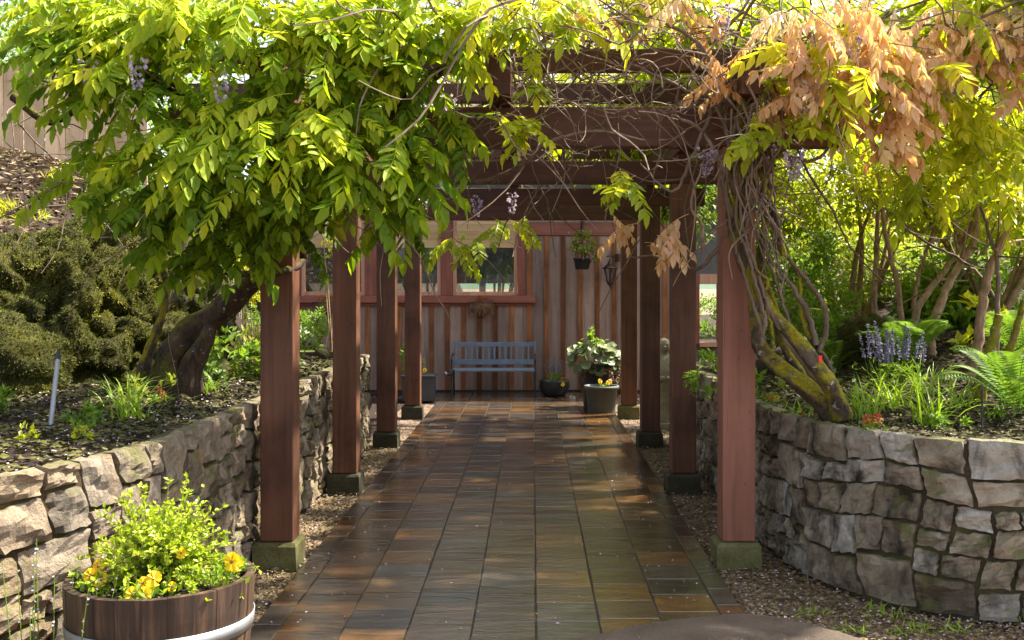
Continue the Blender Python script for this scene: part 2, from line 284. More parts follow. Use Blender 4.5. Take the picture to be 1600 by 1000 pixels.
# ------------------------------------------------------------------ mesh building
class MB:
    def __init__(s): s.v = []; s.f = []; s.fm = []; s.tone = []; s.n = 0
    def add(s, V, Fs, mi=0, tone=0.5):
        V = np.asarray(V, dtype=np.float64).reshape(-1, 3); s.v.append(V)
        t = np.asarray(tone, dtype=np.float32)
        s.tone.append(np.full(len(V), t, dtype=np.float32) if t.ndim == 0 else t)
        if isinstance(Fs, np.ndarray): s.f.append(Fs + s.n); s.fm.append(np.full(len(Fs), mi))
        else:
            by = {}
            for f in Fs: by.setdefault(len(f), []).append(f)
            for fs in by.values():
                a = np.array(fs, dtype=np.int64); s.f.append(a + s.n); s.fm.append(np.full(len(a), mi))
        s.n += len(V); return s
    def merge(s, o, T=None, tone=None):
        V = np.concatenate(o.v)
        if T is not None: V = V @ T[:3, :3].T + T[:3, 3]
        s.v.append(V); s.tone.append(np.concatenate(o.tone) if tone is None else np.clip(np.concatenate(o.tone) + tone, 0, 1).astype(np.float32))
        for f, m in zip(o.f, o.fm): s.f.append(f + s.n); s.fm.append(m)
        s.n += len(V); return s
    def mesh(s, name, mats, smooth=False, off=None):
        me = bpy.data.meshes.new(name)
        V = np.concatenate(s.v)
        if off is not None: V = V - np.asarray(off)
        loops = np.concatenate([f.ravel() for f in s.f]).astype(np.int32)
        tot = np.concatenate([np.full(len(f), f.shape[1]) for f in s.f]).astype(np.int32)
        st = np.concatenate([[0], np.cumsum(tot)[:-1]]).astype(np.int32)
        me.vertices.add(len(V)); me.vertices.foreach_set('co', V.astype(np.float32).ravel())
        me.loops.add(len(loops)); me.loops.foreach_set('vertex_index', loops)
        me.polygons.add(len(tot)); me.polygons.foreach_set('loop_start', st); me.polygons.foreach_set('loop_total', tot)
        if not isinstance(mats, (list, tuple)): mats = [mats]
        for m in mats: me.materials.append(m)
        me.polygons.foreach_set('material_index', np.concatenate(s.fm).astype(np.int32))
        me.polygons.foreach_set('use_smooth', np.full(len(tot), bool(smooth)))
        at = me.attributes.new('tone', 'FLOAT', 'POINT'); at.data.foreach_set('value', np.concatenate(s.tone))
        me.update(calc_edges=True); me.validate()
        return me

def tag(o, label=None, cat=None, group=None, kind=None):
    if label: o['label'] = label
    if cat: o['category'] = cat
    if group: o['group'] = group
    if kind: o['kind'] = kind
    return o
def wloc(o):
    l = Vector(o.location)
    while o.parent: o = o.parent; l += Vector(o.location)
    return l
def thing(name, loc, label, cat, group=None):
    o = bpy.data.objects.new(name, None); COL.objects.link(o); o.location = tuple(float(c) for c in loc); o.empty_display_size = 0.1
    return tag(o, label, cat, group)
def part(name, mb, mats, parent=None, smooth=False, loc=None, kind=None):
    """mb in world coordinates; the mesh object sits at loc (default its parent's origin)"""
    base = wloc(parent) if parent else Vector((0, 0, 0))
    L = base if loc is None else Vector([float(c) for c in loc])
    me = mb.mesh(name, mats, smooth, off=L)
    o = bpy.data.objects.new(name, me); COL.objects.link(o)
    if parent: o.parent = parent
    o.location = L - base
    if kind: o['kind'] = kind
    return o
def inst(name, me, parent, mat4):
    """shares mesh data; mat4 in world space (parent unrotated)"""
    o = bpy.data.objects.new(name, me); COL.objects.link(o); o.parent = parent
    m = Matrix([list(map(float, r)) for r in mat4]); b = wloc(parent)
    m.translation = m.translation - b; o.matrix_local = m
    return o
def dup(o, loc=None, rz=None, sc=None, label=None, parent=None):
    c = o.copy(); COL.objects.link(c)
    if parent: c.parent = parent
    if loc is not None: c.location = tuple(float(a) for a in loc)
    if rz is not None: c.rotation_euler = (0, 0, rz)
    if sc is not None: c.scale = (sc, sc, sc)
    if label: c['label'] = label
    for ch in o.children: dup(ch, parent=c)
    return c

def box(mb, x0, x1, y0, y1, z0, z1, b=0.0, mi=0):
    if b <= 0:
        V = [(x0, y0, z0), (x1, y0, z0), (x1, y1, z0), (x0, y1, z0), (x0, y0, z1), (x1, y0, z1), (x1, y1, z1), (x0, y1, z1)]
        return mb.add(V, [(0, 3, 2, 1), (4, 5, 6, 7), (0, 1, 5, 4), (1, 2, 6, 5), (2, 3, 7, 6), (3, 0, 4, 7)], mi)
    bm = bmesh.new(); bmesh.ops.create_cube(bm, size=1.0)
    for v in bm.verts: v.co = ((x0 + x1) / 2 + v.co.x * (x1 - x0), (y0 + y1) / 2 + v.co.y * (y1 - y0), (z0 + z1) / 2 + v.co.z * (z1 - z0))
    bmesh.ops.bevel(bm, geom=bm.edges[:], offset=b, segments=2, profile=0.6, affect='EDGES')
    bm.verts.index_update()
    mb.add([v.co[:] for v in bm.verts], [tuple(v.index for v in f.verts) for f in bm.faces], mi); bm.free(); return mb
def crom(pts, n=6):
    pts = [np.asarray(p, float) for p in pts]
    if len(pts) < 3: return np.array([pts[0] + (pts[-1] - pts[0]) * t for t in np.linspace(0, 1, n)])
    q = [2 * pts[0] - pts[1]] + pts + [2 * pts[-1] - pts[-2]]; out = []
    for i in range(1, len(q) - 2):
        for t in np.linspace(0, 1, n, endpoint=False):
            a, b, c, d = q[i - 1], q[i], q[i + 1], q[i + 2]
            out.append(0.5 * (2 * b + (c - a) * t + (2 * a - 5 * b + 4 * c - d) * t * t + (3 * b - a - 3 * c + d) * t ** 3))
    out.append(pts[-1]); return np.array(out)
def tube(mb, pts, rad, n=7, mi=0, lump=0.0, cap=True, tone=0.5, strand=0.0):
    pts = np.asarray(pts, float); m = len(pts)
    rad = np.asarray(rad, float) if np.ndim(rad) else np.full(m, float(rad))
    if len(rad) != m: rad = np.interp(np.linspace(0, 1, m), np.linspace(0, 1, len(rad)), rad)
    tan = np.gradient(pts, axis=0); tan /= np.linalg.norm(tan, axis=1)[:, None] + 1e-9
    u = np.cross(tan[0], (0.3, 0.9, 0.25)); u /= np.linalg.norm(u) + 1e-9
    ang = np.arange(n) * 2 * math.pi / n; V = []
    for i in range(m):
        u = u - tan[i] * np.dot(u, tan[i]); u /= np.linalg.norm(u) + 1e-9; w = np.cross(tan[i], u)
        r = rad[i] * (1 + lump * rng.uniform(-1, 1, n))[:, None] if lump else rad[i]
        if strand: r = r * (1 + strand * np.sin(3 * ang + 0.30 * i) + 0.5 * strand * np.sin(7 * ang - 0.42 * i) + 0.4 * strand * math.sin(i * 0.9))[:, None]
        V.append(pts[i] + (np.cos(ang)[:, None] * u + np.sin(ang)[:, None] * w) * r)
    V = np.concatenate(V); i = np.arange(m - 1)[:, None] * n; j = np.arange(n)[None, :]; j2 = (j + 1) % n
    Fq = np.stack([i + j, i + j2, i + n + j2, i + n + j], -1).reshape(-1, 4)
    mb.add(V, Fq, mi, tone)
    if cap and n >= 3:
        mb.add(V[:n], [tuple(range(n))[::-1]], mi, tone); mb.add(V[-n:], [tuple(range(n))], mi, tone)
    return mb
def lathe(mb, prof, n, c=(0, 0, 0), mi=0, sx=1, sy=1, cap=False):
    ang = np.arange(n) * 2 * math.pi / n
    V = np.concatenate([np.stack([c[0] + r * sx * np.cos(ang), c[1] + r * sy * np.sin(ang), np.full(n, c[2] + z)], -1) for r, z in prof])
    m = len(prof); i = np.arange(m - 1)[:, None] * n; j = np.arange(n)[None, :]; j2 = (j + 1) % n
    mb.add(V, np.stack([i + j, i + j2, i + n + j2, i + n + j], -1).reshape(-1, 4), mi)
    if cap: mb.add(V[:n], [tuple(range(n))[::-1]], mi); mb.add(V[-n:], [tuple(range(n))], mi)
    return mb
def unit(v): return v / (np.linalg.norm(v, axis=-1, keepdims=True) + 1e-9)
def leaf_cloud(mb, C, D, Nn, L, W, mi=0, tone=None, fold=0.18):
    """folded four-cornered leaves: C bases, D directions, Nn face normals, L/W sizes"""
    n = len(C); D = unit(D); S = unit(np.cross(D, Nn)); Nn = np.cross(S, D)
    L = np.broadcast_to(np.asarray(L, float), (n,))[:, None]; W = np.broadcast_to(np.asarray(W, float), (n,))[:, None]
    a = C; b = C + D * L * 0.45 + S * W * 0.5 + Nn * W * fold; c = C + D * L; d = C + D * L * 0.45 - S * W * 0.5 + Nn * W * fold
    V = np.stack([a, b, c, d], 1).reshape(-1, 3); i = np.arange(n)[:, None] * 4
    Fq = np.concatenate([i + np.array([[0, 1, 2]]), i + np.array([[0, 2, 3]])], 0)
    t = rng.uniform(0, 1, n) if tone is None else np.clip(tone, 0, 1)
    return mb.add(V, Fq, mi, np.repeat(t, 4).astype(np.float32))
def rdir(n, up=0.0):
    d = rng.normal(size=(n, 3)); d[:, 2] += up; return unit(d)
def crown_cloud(mb, blobs, n, L, W, mi=0, shell=0.5, droop=-0.2, clumps=0):
    """leaves gathered in small clumps through ellipsoids: [(centre, radii, weight)]"""
    w = np.array([b[2] for b in blobs], float); w /= w.sum()
    for (c, r, _), wi in zip(blobs, w):
        k = int(n * wi); c = np.asarray(c, float); r = np.asarray(r, float)
        nc = max(6, k // 26); o = rdir(nc) * (rng.uniform(shell ** 3, 1, nc) ** (1 / 3))[:, None]
        ci = rng.integers(0, nc, k); ctone = rng.uniform(0.1, 0.9, nc)
        p = c + o[ci] * r + rng.normal(size=(k, 3)) * (r.min() * 0.16)
        d = unit(o[ci] * 0.7 + rdir(k) * 0.9 + np.array([0, 0, droop]))
        nn = unit(rdir(k) * 0.55 + np.array([0.1, -0.25, 1.0]) + o[ci] * 0.4)
        s = rng.uniform(0.65, 1.25, k)
        leaf_cloud(mb, p, d, nn, L * s, W * s, mi, ctone[ci] * 0.6 + rng.uniform(0, 0.4, k))
    return mb
def frame(x, up):
    x = np.asarray(x, float); x = x / np.linalg.norm(x); y = np.cross(up, x); y /= np.linalg.norm(y) + 1e-9; z = np.cross(x, y)
    return x, y, z
def mat_from(x, y, z, p, s=1.0):
    T = np.eye(4); T[:3, 0] = x * s; T[:3, 1] = y * s; T[:3, 2] = z * s; T[:3, 3] = p; return T
def smooth(a, b, x):
    t = np.clip((np.asarray(x, float) - a) / (b - a), 0, 1); return t * t * (3 - 2 * t)
def vnoise(p, s=1.0): return mnoise.noise(Vector([float(c) * s for c in p]))
# ------------------------------------------------------------------ ground, terrain, path
WL = crom([(-1.65, 11.0), (-1.655, 9.0), (-1.65, 7.0), (-1.65, 5.4), (-1.68, 4.8), (-1.80, 4.3), (-2.02, 3.9), (-2.35, 3.55), (-2.9, 3.2)], 10)
WR = crom([(1.45, 11.3), (1.45, 9.0), (1.45, 7.6), (1.455, 6.9), (1.50, 6.3), (1.65, 5.82), (1.90, 5.46), (2.25, 5.26), (2.7, 5.17), (3.3, 5.16), (4.1, 5.25)], 10)
WLH, WRH = 0.94, 0.88
def left_edge(y): return np.interp(y, WL[::-1, 1], WL[::-1, 0])
def right_edge(y):
    ii = np.argmin(WR[:, 1]); return np.interp(y, WR[:ii + 1][::-1, 1], WR[:ii + 1][::-1, 0])
def z_left(x, y):
    d = np.maximum(0, -1.75 - x)
    bed = 0.89 + 0.07 * np.minimum(d, 1.4)
    hill = 1.95 * smooth(-3.3, -5.6, x) + 0.10 * np.maximum(0, -5.6 - x) + 0.03 * np.maximum(0, y - 9) * smooth(-3.4, -5, x)
    keep = np.maximum(1 - smooth(10.85, 11.0, y), smooth(-2.9, -3.3, x) * (1 - 0.25 * smooth(12, 15.5, y)))
    lump = 0.025 * np.sin(5.1 * x + 1.3 * y) * np.sin(3.3 * y - 2 * x) * np.minimum(1, d * 4)
    return (bed + lump) * keep + hill - 0.02 * (1 - keep)
def far_right(x, y):
    e = np.maximum(4.6, 0.25 * np.asarray(y, float)); t_ = np.clip((x - e) / 1.5, 0, 1); return t_ * t_ * (3 - 2 * t_)
def z_right(x, y):
    d = np.maximum(0, x - right_edge(y))
    bed = 0.835 + 0.05 * np.minimum(d, 1.0)
    rise = 0.13 * np.clip(y - 6.3, 0, 9) * smooth(1.9, 3.6, x) + 0.12 * np.maximum(0, x - 4)
    keep = np.maximum(1 - smooth(11.15, 11.3, y), smooth(2.3, 3.0, x))
    lump = 0.025 * np.sin(4.7 * x + 2.1 * y) * np.sin(3.9 * y - x) * np.minimum(1, d * 4)
    return ((bed + lump) * keep + rise) * (1 - smooth(14.4, 15.4, y) * (1 - far_right(x, y))) - 0.02 * (1 - keep) - 0.02 * smooth(14.4, 15.4, y) * (1 - far_right(x, y))
def grid_mesh(name, X, Y, Z, mat, kind='structure', smooth_=True):
    n, m = X.shape; mb = MB(); i = np.arange(n - 1)[:, None] * m; j = np.arange(m - 1)[None, :]
    mb.add(np.stack([X, Y, Z], -1).reshape(-1, 3), np.stack([i + j, i + j + 1, i + m + j + 1, i + m + j], -1).reshape(-1, 4))
    o = part(name, mb, mat, smooth=smooth_); o['kind'] = kind; return o
g = MB(); S = 1200.0
g.add([(-S, -S, -0.03), (S, -S, -0.03), (S, S, -0.03), (-S, S, -0.03)], [(0, 1, 2, 3)]); tag(part('ground', g, M['ground']), 'brown gravelly ground beside the path and beyond', kind='structure')
ys = np.concatenate([np.linspace(3.45, 11.1, 90), np.linspace(11.25, 60, 60)]); t = np.linspace(0, 1, 80) ** 1.8
Yg = np.repeat(ys[:, None], 80, 1); xe = left_edge(np.clip(ys, 3.45, 11)) - 0.10; Xg = xe[:, None] - t[None, :] * 24
tag(grid_mesh('soil_bank', Xg, Yg, z_left(Xg, Yg), M['soil']), 'dark mulched soil bank rising left of the stone wall')
ys = np.concatenate([np.linspace(5.22, 11.4, 80), np.linspace(11.6, 60, 60)]); Yg = np.repeat(ys[:, None], 80, 1); xe = right_edge(np.clip(ys, 5.2, 11.3)) + 0.10
Xg = xe[:, None] + t[None, :] * 24
tag(grid_mesh('soil_terrain', Xg, Yg, z_right(Xg, Yg), M['soil']), 'dark mulched soil of the raised bed on the right')

# path: slate tiles on a dark bed
path_x0, path_x1 = -1.33, 1.05
mb = MB(); box(mb, path_x0 + 0.02, path_x1 - 0.02, 4.0, 16.42, -0.028, 0.0045)
path = part('path', mb, M['grout']); tag(path, 'wet slate tile path under the pergola', kind='structure')
lines = [path_x0] + [0.0176 + 0.303 * kk for kk in range(-4, 4)] + [path_x1]
tiles = []
for ci in range(len(lines) - 1):
    x0, x1 = lines[ci], lines[ci + 1]
    y = 4.05 + random.uniform(0, 0.28) if ci not in (3, 4) else 4.1 + 0.06 * ci
    while y < 16.35:
        h = 0.303 * random.choice([1, 1, 1, 1, 1, 1.02, 0.97, 1.0, 0.98, 1.5 if random.random() < 0.2 else 1])
        y1 = min(y + h, 16.4); tiles.append((x0, x1, y, y1)); y = y1
def tile_mb(x0, x1, y0, y1):
    g = 0.0034; b = 0.003; zt = random.uniform(0.0, 0.0012)
    t1, t2 = random.uniform(-0.004, 0.004), random.uniform(-0.0025, 0.0025)
    jt = lambda: random.uniform(-0.0025, 0.0025)
    cs = [(x0 + g + jt(), y0 + g + jt()), (x1 - g + jt(), y0 + g + jt()), (x1 - g + jt(), y1 - g + jt()), (x0 + g + jt(), y1 - g + jt())]
    xm, ym = (x0 + x1) / 2, (y0 + y1) / 2
    V = []
    for z, ins in ((-0.0065, 0), (0.0065, 0), (0.009, b)):
        for (x, y) in cs:
            xx = x + ins * (1 if x < xm else -1); yy = y + ins * (1 if y < ym else -1)
            V.append((xx, yy, z + zt + (t1 * (xx - xm) + t2 * (yy - ym) if z > 0 else 0)))
    # cleft top: 4 x 4 grid
    Fs = []
    for a in (0, 4):
        for q in range(4): Fs.append((a + q, a + (q + 1) % 4, a + 4 + (q + 1) % 4, a + 4 + q))
    Fs.append((8, 9, 10, 11))
    return MB().add(V, Fs)
tiles.sort(key=lambda q: q[2])
wts = [0, 0, 0, 1, 1, 1, 2, 2, 3, 4, 4, 5]
def inside_break(q): return False
for q in tiles[:299]:
    mi = random.choice(wts)
    if q[2] > 9 and random.random() < 0.5: mi = random.choice([2, 3, 5, 0, 4])
    part('tile', tile_mb(*q), SLATE[mi], path, loc=((q[0] + q[1]) / 2, (q[2] + q[3]) / 2, 0))
far = MB()
for q in tiles[299:]:
    t_ = tile_mb(*q); mi = random.choice([0, 2, 3, 5, 4]); t_.fm = [np.full(len(f), mi) for f in t_.f]; far.merge(t_)
part('far_tiles', far, SLATE, path, kind='stuff')

# driveway edge: damp asphalt tongue in front of the path
edge = [(700, 1030), (860, 1004), (930, 990), (1000, 974), (1080, 963), (1165, 958), (1240, 968), (1300, 984), (1350, 1000), (1420, 1030)]
pts = [P(px, py, F * CH / (py - CY)) for px, py in edge]; cv = crom(pts, 12)
mb = MB(); n = len(cv); V = []
for p in cv:
    jx, jy = random.uniform(-0.02, 0.02), random.uniform(-0.022, 0.022)
    V.append((p[0] + jx, p[1] + jy - 0.012, -0.002)); V.append((p[0] + jx * 0.4, p[1] + jy * 0.4 - 0.06, 0.0145)); V.append((p[0] * 0.9 + 0.05, -3.0, 0.018))
Fs = []
for i in range(n - 1): Fs += [(3 * i, 3 * i + 3, 3 * i + 4, 3 * i + 1), (3 * i + 1, 3 * i + 4, 3 * i + 5, 3 * i + 2)]
tag(part('driveway', mb.add(V, Fs), M['asphalt']), 'damp brown grey asphalt edge at the start of the tiled path', kind='structure')

# gravel and leaf litter
def litter_zone(n, xf, yr, s, mb, tone=None):
    y = rng.uniform(yr[0], yr[1], n); u = rng.uniform(0, 1, n); lo, hi = xf(y); x = lo + (hi - lo) * u
    return x, y
def gravel(n, lohi, yr, size):
    y = yr[0] + (yr[1] - yr[0]) * rng.uniform(0, 1, n) ** 1.5; lo, hi = lohi(y); x = lo + (hi - lo) * rng.uniform(0, 1, n); return np.stack([x, y, np.full(n, -0.028)], -1)
octa = np.array([(1, 0, 0), (0, 1, 0), (-1, 0, 0), (0, -1, 0), (0, 0, 1)], float); octf = np.array([(0, 1, 4), (1, 2, 4), (2, 3, 4), (3, 0, 4)])
def pebbles(mb, C, smin, smax, flat=0.6):
    n = len(C); sz = rng.uniform(smin, smax, n); a = rng.uniform(0, 6.28, n)
    sx = sz * rng.uniform(0.7, 1.3, n); sy = sz * rng.uniform(0.5, 1.0, n); szz = sz * flat * rng.uniform(0.5, 1.2, n)
    o = octa[None] + rng.normal(size=(n, 5, 3)) * 0.15
    x = o[:, :, 0] * sx[:, None]; y = o[:, :, 1] * sy[:, None]; ca, sa = np.cos(a)[:, None], np.sin(a)[:, None]
    V = np.stack([x * ca - y * sa + C[:, :1], x * sa + y * ca + C[:, 1:2], o[:, :, 2] * szz[:, None] + C[:, 2:3]], -1).reshape(-1, 3)
    Fq = (np.arange(n)[:, None, None] * 5 + octf[None]).reshape(-1, 3)
    mb.add(V, Fq, 0, np.repeat(rng.uniform(0, 1, n), 5).astype(np.float32))
gv = MB()
pebbles(gv, gravel(9000, lambda y: (left_edge(np.clip(y, 3.6, 11)) + 0.0, np.full_like(y, path_x0 + 0.02)), (3.9, 11.2), 0), 0.008, 0.02)
pebbles(gv, gravel(2200, lambda y: (np.full_like(y, -2.7), np.full_like(y, path_x0)), (11.0, 16.3), 0), 0.012, 0.024)
pebbles(gv, gravel(9000, lambda y: (np.full_like(y, path_x1 - 0.02), right_edge(np.clip(y, 5.17, 11.3))), (5.2, 11.6), 0), 0.008, 0.02)
pebbles(gv, gravel(1600, lambda y: (np.full_like(y, path_x1), np.full_like(y, 2.2)), (11.4, 16.3), 0), 0.012, 0.024)
q = gravel(9000, lambda y: (np.full_like(y, 0.9), np.full_like(y, 3.4)), (4.6, 5.6), 0); q = q[(q[:, 0] > 1.05) | (q[:, 1] < 4.95)]
pebbles(gv, q, 0.008, 0.02)
n = 1500; x = rng.uniform(-0.2, 2.2, n); y = rng.uniform(4.3, 5.0, n); y_e = np.interp(x, cv[:, 0], cv[:, 1]); ok = y < y_e - 0.05; q = np.stack([x, y, np.full(n, 0.0145)], -1)[ok]
pebbles(gv, q, 0.003, 0.008)
tag(part('gravel', gv, M['litter']), 'pinkish brown gravel and bark litter strips along both walls', kind='stuff')
# flat dead leaves and petals over gravel and tiles
def flat_scatter(mb, C, L, W, tilt=0.35, mi=0):
    n = len(C); a = rng.uniform(0, 6.28, n); D = np.stack([np.cos(a), np.sin(a), rng.normal(0, 0.12, n)], -1)
    Nn = unit(np.array([0, 0, 1.0]) + rng.normal(size=(n, 3)) * tilt); s = rng.uniform(0.6, 1.3, n)
    leaf_cloud(mb, C, D, Nn, L * s, W * s, mi)
lt = MB()
for nn, lohi, yr in ((2600, lambda y: (np.full_like(y, path_x1), right_edge(np.clip(y, 5.17, 11.3))), (5.2, 11.5)), (1800, lambda y: (left_edge(np.clip(y, 3.6, 11)), np.full_like(y, path_x0)), (4.0, 11)),
                     (2600, lambda y: (np.full_like(y, 1.1), np.full_like(y, 3.4)), (4.75, 5.5))):
    c = gravel(nn, lohi, yr, 0); c[:, 2] = -0.012 + rng.uniform(0, 0.012, nn); flat_scatter(lt, c, 0.034, 0.02)
tag(part('leaf_litter', lt, M['litter']), 'small dry fallen leaves lying over the gravel', kind='stuff')
pt = MB()
xx = rng.uniform(-1, 1, 240); xx = -0.14 + 1.16 * np.sign(xx) * np.abs(xx) ** 0.6; c = np.stack([xx, 4.4 + 9 * rng.uniform(0, 1, 240) ** 1.8, np.full(240, 0.0125)], -1); flat_scatter(pt, c, 0.017, 0.012, 0.15)
c = gravel(520, lambda y: (np.full_like(y, path_x1), right_edge(np.clip(y, 5.17, 11.3))), (5.2, 10), 0); c[:, 2] = 0.0; flat_scatter(pt, c, 0.016, 0.012)
c = gravel(300, lambda y: (np.full_like(y, 1.1), np.full_like(y, 3.2)), (4.75, 5.4), 0); c[:, 2] = 0.0; flat_scatter(pt, c, 0.016, 0.012)
c = gravel(320, lambda y: (left_edge(np.clip(y, 3.6, 11)), np.full_like(y, path_x0)), (4.0, 10), 0); c[:, 2] = 0.0; flat_scatter(pt, c, 0.016, 0.012)
n = 1200; y = rng.uniform(4, 8.5, n); x = left_edge(y) - 0.15 - 1.6 * rng.uniform(0, 1, n) ** 1.3; flat_scatter(pt, np.stack([x, y, z_left(x, y) + 0.014], -1), 0.016, 0.013)
n = 500; y = rng.uniform(5.3, 8, n); x = right_edge(y) + 0.12 + 1.6 * rng.uniform(0, 1, n); flat_scatter(pt, np.stack([x, y, z_right(x, y) + 0.014], -1), 0.017, 0.012)
tag(part('fallen_petals', pt, M['fallen']), 'pale lilac wisteria petals scattered over path, gravel and soil', kind='stuff')
bc = MB()
n = 16000; y = rng.uniform(3.9, 10.5, n); x = left_edge(y) - 0.05 - 2.6 * rng.uniform(0, 1, n) ** 1.2; flat_scatter(bc, np.stack([x, y, np.maximum(z_left(x, y), 0.86 * (x < left_edge(y) - 0.12)) + rng.uniform(0.0, 0.02, n)], -1), 0.05, 0.022, 0.7)
n = 9000; y = rng.uniform(5.25, 9, n); x = right_edge(y) + 0.05 + 2.6 * rng.uniform(0, 1, n); flat_scatter(bc, np.stack([x, y, z_right(x, y) + rng.uniform(0.0, 0.02, n)], -1), 0.05, 0.022, 0.7)
n = 5000; y = rng.uniform(8, 15, n); x = -4.0 - 4.5 * rng.uniform(0, 1, n); flat_scatter(bc, np.stack([x, y, z_left(x, y) + rng.uniform(0.0, 0.03, n)], -1), 0.09, 0.04, 0.7)
sb = MB(); n = 9000; y = rng.uniform(8.5, 13, n); x = -4.2 - 4.5 * rng.uniform(0, 1, n); flat_scatter(sb, np.stack([x, y, z_left(x, y) + rng.uniform(0.0, 0.05, n)], -1), 0.10, 0.04, 0.9)
tag(part('wood_chips', sb, M['litter']), 'pale wood chips scattered on the bank below the fence', kind='stuff')
tag(part('bark_mulch', bc, M['bark_chip']), 'dark bark mulch chips covering both garden beds', kind='stuff')
# low weeds in the litter on the right
gw = MB()
for (px, py) in ((1400, 965), (1370, 955), (1440, 985), (1330, 985), (1260, 960), (1575, 970), (1495, 985), (1410, 990)):
    c = P(px, py, F * CH / (py - CY)); n = 26; b = c + np.stack([rng.normal(0, 0.05, n), rng.normal(0, 0.03, n), np.zeros(n)], -1)
    leaf_cloud(gw, b, rdir(n, 0.7), rdir(n, 0.3), rng.uniform(0.03, 0.07, n), 0.008, 0, rng.uniform(0.3, 0.9, n))
tag(part('weeds', gw, M['f_grass']), 'short green weeds sprouting in the litter below the right wall', kind='stuff')

# distant hills
mb = MB(); xs = np.linspace(-700, 700, 90)
Xh = np.repeat(xs[:, None], 6, 1); Yh = np.tile(np.linspace(420, 700, 6)[None], (90, 1)); prof = np.array([0, 0.45, 0.8, 1.0, 0.9, 0.0])
Zh = (34 + 14 * np.sin(xs / 90.0) + 8 * np.sin(xs / 37.0 + 1))[:, None] * prof[None] - 2
o = grid_mesh('hill', Xh, Yh, Zh, M['hill']); tag(o, 'distant wooded hill seen through the far window')

